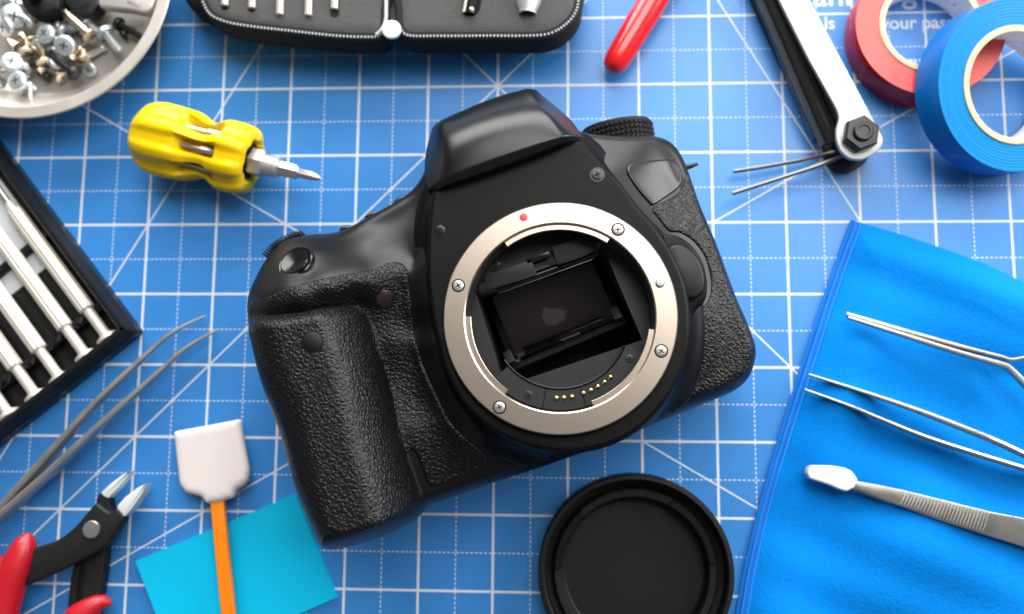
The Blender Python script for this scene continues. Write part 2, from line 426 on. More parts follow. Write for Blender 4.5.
def hfun(Q):
    Q = np.asarray(Q, float)[:, :2]
    d, i, t, ins = seg_dist(Q, OW)
    j = (i+1) % len(OW)
    ze = OW[i, 2]*(1-t)+OW[j, 2]*t; r = OW[i, 3]*(1-t)+OW[j, 3]*t
    k = np.where(ins, np.clip(d/r, 0, 1), 0)
    T = surf(Q); T = T+np.maximum(0, ze-T)*(1-k)
    return ze+(T-ze)*np.sqrt(np.clip(1-(1-k)**2, 0, 1))
def grad(Q, e=.15):
    hx = (hfun(Q+[e, 0])-hfun(Q-[e, 0]))/(2*e); hy = (hfun(Q+[0, e])-hfun(Q-[0, e]))/(2*e)
    n = np.c_[-hx, -hy, np.ones(len(Q))]
    return n/np.linalg.norm(n, axis=1)[:, None]
def on_body(px, py):
    z = 45.0
    for _ in range(25): z = .5*z+.5*float(hfun(at(px, py, z)[None])[0])
    return at(px, py, z)
mc = at(559.7, 316.6, 60); mcx = np.array([mc[0], mc[1]])
px2mm = np.linalg.norm(at(676.7, 316.6, 60)-mc)/117.0
px2mm *= 1.01; RO = 117*px2mm
def circ(r, n=96, c=mcx): 
    a = np.linspace(0, 2*math.pi, n, endpoint=False); return np.c_[c[0]+r*np.cos(a), c[1]+r*np.sin(a)]
RI = 95*px2mm
dslr = thing('camera_body', 'black digital camera body without lens, metal mount ring facing up, on the blue mat', 'camera', at(520, 330, 0))
def shell_z(Q): return np.c_[Q[:, :2], hfun(Q)]
obj('body_shell', patch(OW, .8, shell_z, rings=(.12, .4, .9, 1.6), holes=[circ(RI+2.0)], wall=[(0, 26), (.8, 12), (4, 2)]), M['plastic'], dslr, angle=70)
def skin(pix, off, edge=.7, sp=.75, closed_pts=True):
    W = np.array([on_body(*p)[:2] for p in pix]); W = ccw(catmull(W, True, .7))
    def z(Q):
        Q = np.asarray(Q)[:, :2]; d, _, _, ins = seg_dist(Q, W); d = np.where(ins, d, 0)
        k = np.clip(d/edge, 0, 1); s = -.25+(off+.25)*np.sqrt(np.clip(1-(1-k)**2, 0, 1))
        return np.c_[Q, hfun(Q)]+grad(Q)*s[:, None]
    return patch(W, sp, z, rings=(.06, .2, .45, .8))
grip_px = [(251,303),(269,296.5),(287,288.5),(305,283),(326,278),(345,274.5),(362,272),(376,268.5),(387,263.5),(397,262),(404,265),(408.5,272),(410,290),(412,312),(416,340),
 (423,365),(433,388),(451,423),(472,443),(486,454),(492,461),(487,468),(460,478),(433,487),(428,484),(422,468),(416,453),(411,450),(406,458),(410,472),(414,489),(412,504),(398,518),(374,528),(347,535),(333,532),
 (323,523),(302,490),(285,433),(265.5,378.5),(254,327),(250,312)]
obj('grip_leather', skin(grip_px, .55), M['leather'], dslr, angle=80)
side_px = [(652,209),(664,201.5),(678,193),(684,182),(686,174),(689,177),(699,209),(713,243),(733,297),(746,328),(751.5,350),(749,366),(742,377),(728,385),(705,393),(688,396),(676,395),(685,375),
 (691,345),(691,322),(697,312),(707,302),(711,287),(706,260),(695,243),(681,233.5),(669,231.5),(660,221)]
obj('side_leather', skin(side_px, .5), M['leather'], dslr, angle=80)
pad_px = [(626.5,168),(629,164.5),(643,162),(666,159.5),(674.5,162),(681,172),(681.5,182),(677,189.5),(665,198),(652,206),(648.5,203),(640,193.5),(632,182.5),(627,174)]
obj('rubber_port_cover', skin(pad_px, .6, .6), M['plastic_hump'], dslr, angle=70)

# front panel tower round the lens mount
TP = [(432,191),(437,182.5),(451,174.5),(490,160),(530,146),(562,135.8),(571,135),(580,140),(598,158),(618,180),(639,208),(658,230),(672,252),(683,276),(689,303),(690,332),(685,362),(673,391),
 (654,416),(629,436),(600,448),(566,452.5),(531,447.5),(496,433),(466,408),(447,376),(436,338),(429,300),(426.5,268),(427.5,230)]
PZ = 57.0
TW2 = ccw(catmull(ats(TP, PZ)[:, :2], True, .8))
pm = patch(inset(TW2, 1.3), 2.2, lambda Q: np.c_[Q[:, :2], np.full(len(Q), PZ)], holes=[circ(RI+.3)])
rings = []
for off, z in ((1.3, PZ), (.75, PZ-.12), (.3, PZ-.45), (0, PZ-1.1), (-.35, PZ-3), (-1.0, PZ-6), (-1.8, PZ-8.5), (-3.0, PZ-10.3), (-4.4, PZ-11.3), (-5.6, PZ-12.0), (-6.4, PZ-13.5)):
    q = inset(TW2, off)
    if off < -.5:                       # the flare never passes the body's own edge
        d_, i_, t__, in_ = seg_dist(q, OW); lim_ = np.array(inset(OW, 1.0+.25*max(0, -off-1)))
        bad = (~in_) | (d_ < 1.0+.25*max(0, -off-1)); q[bad] = lim_[i_[bad]]
    rings.append(np.c_[q, np.full(len(TW2), z)])
pm.loft(rings, False, False)
obj('front_panel', pm, M['panel'], dslr, angle=35)

# pentaprism cover with its overhanging lip
H = [[(433,199,48),(444,190,57.3),(502,172,57.3),(563,148,57.3),(580,146,50)],
     [(431,196,54),(441,186.5,60.7),(500,167.5,61.2),(560.5,143.5,61.2),(579.5,142.5,56)],
     [(428,189,56.5),(449,175,62.2),(505,155,62.7),(566,134.6,62.3),(582,136.5,56.5)],
     [(423.5,171,50),(445,160,62.2),(498,139.5,62.6),(558,120.5,61.6),(574.5,123,50)],
     [(426,149,46),(442,141,61.2),(491,121,61.6),(546,106.5,59.8),(558,107.5,45)],
     [(432,127.5,42),(437.5,124,54),(484,104.5,54.5),(533,93,52.5),(542,96,42)],
     [(434,125,36),(440,119.5,42),(482,100.5,42),(528,86.5,41),(535.5,88.5,37)],
     [(434,127,20),(440,122,20),(482,103,20),(528,90,20),(535,92,20)]]
def subsurf(P, levels=3, creases=()):
    """smooth a grid of control points: rows by columns"""
    A = np.array([[at(*p) for p in row] for row in P])
    def sm(A, keep):
        n = A.shape[0]; out = []; flags = []
        for i in range(n):
            if 0 < i < n-1:
                w = keep[i]; q = .25*A[i-1]*.5+.75*A[i]+.25*A[i+1]*.5; out.append(A[i]*w+q*(1-w))
            else: out.append(A[i])
            flags.append(keep[i])
            if i < n-1:
                out.append((A[i]+A[i+1])/2); flags.append(0.0)
        return np.array(out), flags
    kr = [0.0]*A.shape[0]; kc = [0.0]*A.shape[1]
    for k, v in dict(creases).items():
        if k[0] == 'r': kr[int(k[1:])] = v
        else: kc[int(k[1:])] = v
    for _ in range(levels):
        A, kr = sm(A, kr); B, kc = sm(A.transpose(1, 0, 2), kc); A = B.transpose(1, 0, 2)
        kr = [x*.8 for x in kr]; kc = [x*.8 for x in kc]
    return A
def grid_mesh(A):
    n, m_, _ = A.shape
    return MB().add(A.reshape(-1, 3), [(i*m_+j, i*m_+j+1, (i+1)*m_+j+1, (i+1)*m_+j) for i in range(n-1) for j in range(m_-1)])
obj('prism_cover', grid_mesh(subsurf(H, 4, {'r1': .9, 'r2': .95, 'c1': .55, 'c3': .6, 'r6': .3})), M['plastic_hump'], dslr, angle=60)

# lens mount ring, bayonet tabs, screws, mark, pin
prof = [(RO+.55, PZ-.5), (RO+.55, PZ+.9), (RO+.2, PZ+1.1), (RO+.2, PZ+.6)]
obj('mount_base', MB().arc(prof, (*mcx, 0), 0, 2*math.pi, 120), M['deep_black'], dslr)
prof = [(RI, 54.0), (RO, 56.5), (RO, 59.7), (RO-.3, 60), (RI+.35, 60), (RI, 59.7)]
ring = obj('lens_mount', MB().arc(prof, (*mcx, 0), 0, 2*math.pi, 144), M['ring'], dslr, angle=30)
def ang(px, py): q = at(px, py, 60); return math.atan2(q[1]-mcx[1], q[0]-mcx[0])
RT = 89.2*px2mm
for (a, b) in (((607.6, 241), (511, 250.5)), ((465, 316), (504.5, 394)), ((594, 407), (653, 329))):
    a0, a1 = ang(*a), ang(*b)
    if a1 < a0: a1 += 2*math.pi
    obj('bayonet_tab', MB().arc([(RT, 57.2), (RI+.2, 57.2), (RI+.2, 58.9), (RT+.15, 58.9), (RT, 58.75)], (*mcx, 0), a0, a1, 30), M['ring'], ring, angle=30)
def phillips(c, r, n, m, parent, dome=.25, slot=True, twist=0.0, name='screw', slotmat=None):
    R = align(n)@rotz(twist)
    mb = MB().lathe([(r, -.3), (r, dome*.4), (r*.85, dome*.8), (r*.5, dome), (0, dome)], c, 24, R)
    s = obj(name, mb, m, parent)
    if slot:
        x = MB()
        for k in (0, math.pi/2):
            x.box(np.asarray(c)+R@np.array([0, 0, dome+.005]), (r*1.05, r*.20, .06), R@rotz(k))
        obj('painted_recess', x, slotmat or M['deep_black'], s, False)  # raised black bars paint the shade of the cross recess
    return s
seat = MB(); 
for k, (x, y) in enumerate(((458.3,285.5), (618,229.5), (661.3,351), (499.5,407.3))):
    q = at(x, y, 60.0)
    mb = MB().lathe([(1.95, -.05), (1.95, .02), (1.55, .03), (1.55, -.05)], q, 28)
    phillips(q, 1.55, (0, 0, 1), M['steel_soft'], dslr, .22, True, .5+k, 'mount_screw')
    obj('screw_seat', mb, M['deep_black'], ring)
obj('lock_pin', MB().lathe([(1.25, -1), (1.25, .75), (.95, 1.05), (0, 1.1)], at(660, 283, 60), 24), M['steel'], dslr)
obj('index_mark', MB().lathe([(1.15, -.1), (1.15, .05), (.8, .12), (0, .14)], at(523.5, 217.3, 60), 24), M['red_paint'], dslr)
for x, y, r in ((439.5, 230.5, 1.6), (597.5, 174.5, 1.8)):
    q = at(x, y, PZ)
    obj('screw_seat', MB().arc([(r+.05, -.05), (r+.35, -.05), (r+.35, .07), (r+.05, .07)], q, 0, 2*math.pi, 28), M['gloss_black'], dslr)
    phillips(q, r, (0, 0, 1), M['gloss_black'], dslr, .1, True, .4, 'panel_screw')

# throat and mirror box
C0 = np.array([*mcx, 0])
obj('throat', MB().lathe([(RI+.05, 58.5), (RI-.3, 56), (RI-.3, 45.5)], C0, 96, caps=False), M['inner_grey'], dslr)
ZP = 47.0
hole = ats([(474, 286), (601, 242), (642.5, 340), (505, 386)], ZP)[:, :2]
hole_r = resample(hole, 3)
obj('box_rim', patch(circ(RI-.2), 3, lambda Q: np.c_[Q[:, :2], np.full(len(Q), ZP)], holes=[hole_r]), M['inner_grey'], dslr, False)
bmc = hole.mean(0); back = bmc+(hole-bmc)*.97
bx = MB()
T4 = np.c_[hole, np.full(4, ZP)]; B4 = np.c_[back, np.full(4, 14.)]
for i in (1, 2, 3):
    j = (i+1) % 4; bx.add([T4[i], T4[j], B4[j], B4[i]], [(0, 1, 2, 3)])
bx.add(B4, [(0, 1, 2, 3)])
obj('mirror_box', bx, M['rubber'], dslr, False)
top_in = MB().add([T4[0], T4[1], B4[1], B4[0]], [(0, 1, 2, 3)])
obj('focusing_screen', top_in, M['screen'], dslr, False)
# eyepiece light painted as a pale patch, seen by reflection in the mirror
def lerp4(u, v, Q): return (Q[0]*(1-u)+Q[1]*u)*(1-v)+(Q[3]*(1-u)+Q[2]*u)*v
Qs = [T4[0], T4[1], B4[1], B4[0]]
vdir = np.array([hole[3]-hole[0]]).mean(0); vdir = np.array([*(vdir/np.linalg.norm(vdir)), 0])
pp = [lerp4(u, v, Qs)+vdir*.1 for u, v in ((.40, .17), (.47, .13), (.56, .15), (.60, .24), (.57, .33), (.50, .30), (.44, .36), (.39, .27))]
obj('painted_eyepiece_light', MB().add(pp, [tuple(range(8))]), M['eyepiece_light_paint'], dslr, False)
mir = [at(491.5, 297, 25), at(592, 262, 25), at(618, 320, 40), at(518, 362.5, 40)]
nm = np.cross(mir[1]-mir[0], mir[3]-mir[0]); nm /= np.linalg.norm(nm)
nm = nm if nm[2] > 0 else -nm
def slab(Q, n, th): 
    Q = [np.asarray(q) for q in Q]
    return MB().loft([np.array([q-n*th for q in Q]), np.array(Q)])
fr = [mir[0]*1.06+mir[2]*-.06, mir[1]*1.06+mir[3]*-.06, mir[2]*1.06+mir[0]*-.06, mir[3]*1.06+mir[1]*-.06]
obj('mirror_frame', slab([q-nm*.7 for q in fr], nm, 1.0), M['deep_black'], dslr, False)
obj('mirror', slab(mir, nm, .6), M['mirror'], dslr, False)
for (x, y, z, a) in ((509, 357, 40.5, 0), (616, 313, 40.5, 0)):
    e = (mir[2]-mir[3])/np.linalg.norm(mir[2]-mir[3]); v = np.cross(nm, e)
    obj('mirror_clip', MB().box(at(x, y, z), (2.6, 4.6, .8), np.c_[e, v, nm], .2), M['inner_grey'], dslr)
    obj('clip_pin', MB().lathe([(.55, 0), (.55, .8), (0, .9)], at(x+8 if x < 550 else x-1, y+5, z+.6), 12, align(nm)), M['dark_metal'], dslr)
# upper baffle with a notch, rollers and tiny screws
ua = (hole[1]-hole[0])/np.linalg.norm(hole[1]-hole[0]); ua3 = np.array([*ua, 0]); va3 = np.array([-ua[1], ua[0], 0]); Rb = np.c_[ua3, va3, [0, 0, 1]]
def bar(px, py, z, sx, sy, sz, m, name, b=.2): return obj(name, MB().box(at(px, py, z), (sx, sy, sz), Rb, b), m, dslr)
bar(510, 275, 50, 15, 4.5, 2, M['inner_grey'], 'baffle')
bar(575, 249, 50, 13, 5.5, 2, M['inner_grey'], 'baffle')
bar(538, 258, 50.3, 7.4, 1.7, 1.4, M['gloss_black'], 'baffle_latch')
p0, p1 = at(497, 290, 46), at(596, 254, 46)
obj('damper_roller', MB().tube([p0, p1], 1.3, 14), M['gloss_black'], dslr)
for x, y in ((497.5, 264), (569.5, 235.5)):
    phillips(at(x, y, 51), .75, (0, 0, 1), M['dark_metal'], dslr, .1, True, .3, 'baffle_screw')
for x, y in ((528.3, 395), (629.5, 358.7)):
    q = at(x, y, 51.5)
    phillips(q, 1.25, (0, 0, 1), M['dark_metal'], dslr, .12, True, .7, 'plate_screw')
# contact block
r0, r1 = 71.5*px2mm, 93.5*px2mm
a0, a1 = math.radians(222), math.radians(339)
blk = obj('contact_block', MB().arc([(r0, 46.5), (r1, 46.5), (r1, 51.2), (r1-.3, 51.5), (r0+.25, 51.5), (r0, 51.2)], C0, a0, a1, 50), M['inner_grey'], dslr, angle=30)
obj('block_ridge', MB().arc([(r0-.55, 46.5), (r0-.1, 46.5), (r0-.1, 51.7), (r0-.3, 51.9), (r0-.55, 51.7)], C0, math.radians(216), math.radians(338), 50), M['inner_grey'], blk, angle=30)
for a in (259, 287):
    a = math.radians(a); d = np.array([math.cos(a), math.sin(a), 0])
    obj('block_joint', MB().box(C0+d*(r0+r1)/2+[0, 0, 51.5], (r1-r0-.4, .35, .12), np.c_[d, [-d[1], d[0], 0], [0, 0, 1]]), M['deep_black'], blk, False)
for x, y in ((556.5,397.7),(564,397.5),(572,396.5),(583.5,393),(591,390),(598,386.4),(604.7,382),(610.7,377)):
    obj('contact_pin', MB().lathe([(.72, -.2), (.72, .2), (.62, .45), (.35, .7), (0, .8)], at(x, y, 51.6), 14), M['gold'], dslr)

# lens release button in its rim
BP = [(658,233),(669,233.5),(680,236),(692,244.5),(702,258.5),(707,275),(708,288),(705.5,300),(697,309.5),(688,318),(676,305),(666,262)]
obj('button_rim', MB().prism(catmull(ats(BP, 49.5)[:, :2], True, .8), 38, 49.5, 1.5), M['panel'], dslr, angle=50)
B2 = [(667.5,254),(668.5,248.5),(673,245.5),(680,245),(687,248),(696.5,258),(702.5,271),(704,284),(701,294),(694,298.5),(685.5,298),(680.5,292.5)]
bw = ats(B2, 50.5)[:, :2]
obj('button_gap_shade', MB().prism(ccw(catmull(bw+(bw-bw.mean(0))*.13, True, .6)), 47, 49.62, .05), M['deep_black'], dslr)  # black plate painting the shade in the gap round the button
obj('release_button', MB().prism(ccw(catmull(bw, True, .6)), 47, 51.6, .8), M['plastic'], dslr, angle=50)

# small round windows in the leather
def disc_on(px, py, r, m, name, h=.75, rim=True):
    q = on_body(px, py); n = grad(q[None, :2])[0]
    o = obj(name, MB().lathe([(r, -.6), (r, h-.1), (r-.12, h), (0, h)], q, 30, align(n)), m, dslr)
    if rim: obj('window_rim', MB().lathe([(r+.35, -.6), (r+.35, h-.12), (r+.02, h-.1), (r+.02, -.6)], q, 30, align(n)), M['deep_black'], o)
    return o
disc_on(385.5, 298.5, 2.75, M['sensor_brown'], 'sensor_window')
disc_on(313, 342, 2.8, M['rubber'], 'remote_window')
# shutter release
q = on_body(296, 263); n = np.array([-.28, .42, .86]); n /= np.linalg.norm(n)
Rs = align(n)
sh = obj('shutter_ring', MB().lathe([(5.7, -2.5), (5.7, .35), (5.3, .7), (4.85, .5), (4.7, -1.2)], q, 40, Rs), M['gloss_black'], dslr)
obj('shutter_button', MB().lathe([(4.55, -2), (4.55, .75), (4.2, 1.15), (3.2, .95), (1.5, .6), (0, .5)], q, 40, Rs), M['gloss_black'], dslr)
# top dials and buttons that peek over the edge
arc = catmull(np.array([at(268, 257, 36), at(275, 249, 36), at(283, 243, 36), (at(294, 237.5, 35)), (at(306, 234.5, 34))]), False, .9)
dm = MB()
for i in range(0, len(arc)-1, 1):
    t = arc[min(i+1, len(arc)-1)]-arc[i]; t /= np.linalg.norm(t); nn = np.array([-t[1], t[0], 0])
    dm.box(arc[i]+nn*.15, (.5, 1.5, 7), np.c_[t, nn, [0, 0, 1]])
obj('command_dial', dm, M['rubber'], dslr, False)
for a, b in (((341, 232), (350, 228)), ((366, 219.5), (378, 213.5)), ((395, 205), (407, 197.5))):
    obj('top_button', MB().tube([at(*a, 31), at((a[0]+b[0])/2-.5, (a[1]+b[1])/2-1.2, 31), at(*b, 31)], [1.0, 1.3, 1.0], 10), M['gloss_black'], dslr)
# mode dial: knurled drum on the top plate
base = at(619, 145.5, 22); axis = np.array([-.16, 1, .10]); axis /= np.linalg.norm(axis)
Rd = align(axis); rd = 11.9
kn = MB().lathe([(rd-.3, -6), (rd-.3, 6.2), (rd-.9, 6.8), (0, 6.8)], base, 60, Rd)
for row in range(5):
    for k in range(46):
        a = 2*math.pi*k/46; z = -1.4+row*1.6; da = .063; dz = .74
        c = lambda r, aa, zz: base+Rd@np.array([r*math.cos(aa), r*math.sin(aa), zz])
        kn.add([c(rd-.32, a-da, z-dz), c(rd-.32, a+da, z-dz), c(rd-.32, a+da, z+dz), c(rd-.32, a-da, z+dz), c(rd+.25, a-da*.4, z-dz*.4), c(rd+.25, a+da*.4, z-dz*.4), c(rd+.25, a+da*.4, z+dz*.4), c(rd+.25, a-da*.4, z+dz*.4)],
               [(0, 1, 5, 4), (1, 2, 6, 5), (2, 3, 7, 6), (3, 0, 4, 7), (4, 5, 6, 7)])
obj('mode_dial', kn, M['rubber'], dslr, False)
# strap lug
obj('strap_lug', MB().tube([at(684, 168, 27), at(691, 166, 28), at(697.5, 163.8, 28)], [1.0, .8, .55], 10), M['dark_metal'], dslr)
# seam of the bottom plate
q0, q1 = at(486, 471, 39.5), at(491, 482, 37)
obj('door_seam', MB().tube([on_body(485.5, 472), on_body(488, 477.5), on_body(490, 481.5)], .28, 6), M['deep_black'], dslr)

# ------------------------------------------------------------------ body cap lying at the bottom
cc = at(636, 573.5, 11); rc = np.linalg.norm(at(735, 573.5, 11)-cc)
cap = thing('lens_cap', 'round black plastic rear lens cap lying open side up on the mat below the camera', 'lens cap', (cc[0], cc[1], 0))
k = rc/98.0
pr = [(rc-.8, 0), (rc, .8), (rc, 10.2), (rc-.5, 10.9), (rc-1.6, 11), (rc-2.1, 10.4), (rc-2.4, 5.2), (rc-4.2, 4.6), (rc-5.0, 7.8), (rc-5.5, 8.2), (rc-7.4, 8.0), (rc-7.9, 7.2), (rc-8.1, 3.4), (rc-8.8, 2.6), (0, 2.5)]
obj('rim', MB().lathe(pr, (cc[0], cc[1], 0), 128), M['gloss_cap'] if 'gloss_cap' in M else M['rubber'], cap, angle=28)
for a, b in ((8, 62), (132, 178), (250, 300)):
    obj('bayonet_lug', MB().arc([(rc-7.6, 7.4), (rc-5.2, 7.4), (rc-5.2, 9.3), (rc-5.5, 9.6), (rc-7.3, 9.6), (rc-7.6, 9.3)], (cc[0], cc[1], 0), math.radians(a), math.radians(b), 24), M['gloss_black'], cap, angle=30)

# ------------------------------------------------------------------ yellow stubby screwdriver
za = 13.0
s0, s1 = at(131, 131.5, za), at(322, 179, za)
ad = s1-s0; Ld = np.linalg.norm(ad); ad /= Ld
yd = thing('screwdriver', 'stubby yellow handled screwdriver with silver cross tip bit on the mat', 'screwdriver', (s0[0], s0[1], 0))
Ry = np.c_[np.cross(ad, [0, 0, 1]), [0, 0, 1], ad] ; Ry[:, 0] *= 1
Ry = np.c_[np.array([0, 0, 1.]), np.cross(ad, [0, 0, 1.]), ad]
px = Ld/np.hypot(191, 47.5)      # mm per photograph pixel along the tool
nf = 8; PH = -.183
def hand(A, zz):
    s = zz/px; 
    c = np.cos(nf*(A-PH)); w = np.clip((c+.35)/1.35, -1, 1)
    if s < 62: d = .05*np.clip((s-8)/12, .3, 1); return 1+d*np.tanh(2.2*c)-d
    if s < 100:
        k = min(1, (s-60)/7, (101-s)/6); rib = np.clip((np.cos(nf*(A-PH))-.1)*3.0, 0, 1)
        return (1-k)+k*(.50+.50*rib)
    return 1+.05*np.tanh(2.2*c)-.05
prof = [(0, 9), (20, 9.6), (28, 12), (34.5, 18), (38.5, 26), (40.5, 36), (40.3, 48), (39.6, 58), (38, 64), (35.5, 70), (32, 76), (30.5, 82), (31.2, 88), (34.6, 93), (37.2, 97), (38.6, 101), (39, 106), (38.8, 112), (37.5, 119), (34.5, 124), (30, 126.5), (25, 127), (22, 124), (20, 116), (0, 116)]
obj('handle', MB().lathe([(r*px*.92, z*px) for r, z in prof], s0, 96, Ry, mod=hand), M['yellow'], yd, angle=50)
for kx in range(nf):
    a = PH+math.pi/nf+2*math.pi*kx/nf
    p = lambda r, z: s0+Ry@np.array([r*px*math.cos(a), r*px*math.sin(a), z*px])
    b = obj('stored_bit', MB().tube([p(24, 62), p(24, 84), p(24, 85), p(24, 98)], np.array([2.3, 2.3, 3.4, 3.4])*px, 6), M['steel_soft'], yd)
obj('o_ring', MB().lathe([(0, 112*px), (19*px, 112*px), (20*px, 119*px), (17*px, 124*px), (12*px, 126*px), (0, 126*px)], s0, 32, Ry), M['deep_black'], yd)
obj('chuck', MB().lathe([(0, 120*px), (13*px, 120*px), (14*px, 123*px), (13.5*px, 136*px), (12*px, 138*px), (9.5*px, 139*px)], s0, 6, Ry).lathe([(10.5*px, 138*px), (10.2*px, 152*px), (9.2*px, 153.5*px), (0, 153.5*px)], s0, 28, Ry), M['white_nylon'], yd, angle=25)
obj('bit', MB().lathe([(0, 150*px), (7.4*px, 150*px), (7.4*px, 170*px), (5.2*px, 173*px), (0, 173*px)], s0, 6, Ry).lathe([(4.3*px, 172*px), (4.1*px, 186*px), (3.0*px, 192*px), (1.2*px, 195.5*px), (0, 196*px)], s0, 24, Ry, mod=lambda A, z: 1-.28*(np.cos(4*A) < -.2)*(z > 180*px)), M['steel_soft'], yd, angle=25)

# ------------------------------------------------------------------ round tray of screws
ZR = 17.0
RP = ats([(0, 118), (58.6, 111), (92, 99.6), (125, 76), (152, 45), (168, 0)], ZR)
A = np.c_[2*RP[:, :2], np.ones(6)]; sol = np.linalg.lstsq(A, (RP[:, :2]**2).sum(1), rcond=None)[0]
tc_ = sol[:2]; tr = math.sqrt(sol[2]+tc_@tc_)
tray = thing('screw_tray', 'round aluminium dish holding loose screws', 'tray', (tc_[0], tc_[1], 0))
tpx = .33
pr = [(0, 0), (tr-13, 0), (tr-11, 1.0), (tr-5.5, 9), (tr-.4, ZR-1.2), (tr, ZR-.4), (tr-.4, ZR), (tr-4.0, ZR), (tr-4.5, ZR-.4), (tr-8.2, 9), (tr-13, 3), (tr-15, 1.8), (0, 1.7)]
obj('dish', MB().lathe(pr, (*tc_, 0), 160), M['alu'], tray, angle=32)
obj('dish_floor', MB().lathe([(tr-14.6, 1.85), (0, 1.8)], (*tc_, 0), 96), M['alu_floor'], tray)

def screw_proto(name, kind):
    """lies along +x, head at the origin end; built in mm around its own origin"""
    t = bpy.data.objects.new(name, None); col.objects.link(t); t.empty_display_size = .005; ORG[t.name] = (0, 0, 0)
    Rx = np.array([[0, 0, 1], [1, 0, 0], [0, 1, 0]], float)
    hm, hr, sr, L, csk = dict(zinc_pan=(M['zinc'], 3.7, 1.6, 9, 0), zinc_bolt=(M['zinc'], 3.6, 1.7, 10, 0), brass_csk=(M['brass'], 2.7, 1.15, 9, 1), brass_long=(M['brass'], 2.6, 1.75, 17, 1), black_pan=(M['dark_metal'], 2.7, 1.35, 13, 0), black_small=(M['dark_metal'], 2.2, 1.0, 6, 0), silver_pin=(M['steel'], 1.7, 1.5, 14, 0))[kind]
    if csk: hp = [(0, 0), (hr*.7, 0), (hr, .25), (hr, .6), (sr, .6+hr*.55), (sr, 2.2)]
    else: hp = [(0, 0), (hr*.72, .04), (hr*.9, .25), (hr, .8), (hr, 1.9), (hr*.95, 2.1), (sr, 2.1), (sr, 2.4)]
    hd = obj('head', MB().lathe(hp, (0, 0, 0), 22, Rx), hm, t, angle=50)
    th = []; z = 2.2; pitch = .9 if kind != 'brass_long' else 1.5
    while z < L:
        taper = min(1, (L-z)/(L*.35)+.25) if csk else 1.0
        th += [(sr*taper, z), (sr*taper*.76, z+pitch*.5)]; z += pitch
    th += [(sr*.25 if csk else sr*.7, L+.4), (0, L+.6)]
    if kind == 'silver_pin': th = [(sr, 2), (sr, L), (sr*.8, L+.5), (0, L+.5)]
    obj('shank', MB().lathe([(sr*.9, 1.5)]+th, (0, 0, 0), 14, Rx), hm, t, angle=60)
    if kind != 'silver_pin':
        x = MB()
        for a in (0, math.pi/2):
            x.box((-.02, 0, 0), (.10, hr*.85, hr*.16), np.array(Matrix.Rotation(a+.4, 3, 'X')))
        obj('cross_slot_shade', x, M['painted_recess'], hd, False)  # dark bars on the head, coloured as the shade of a cut cross
    return t
protos = {}
def put_screw(kind, px_, py_, z, yaw, pitch, label, scale=1.0, name='screw'):
    if kind not in protos: protos[kind] = o = screw_proto(name, kind)
    else: o = copy_tree(protos[kind])
    p = at(px_, py_, z)
    o.location = Vector(p)*MM; o.rotation_euler = Euler((rnd.uniform(0, 1.5), math.radians(pitch), math.radians(yaw)), 'XYZ'); o.scale = (scale,)*3
    o['label'] = label; o['category'] = 'screw'; o['group'] = 'loose screws in the round dish'
    return o
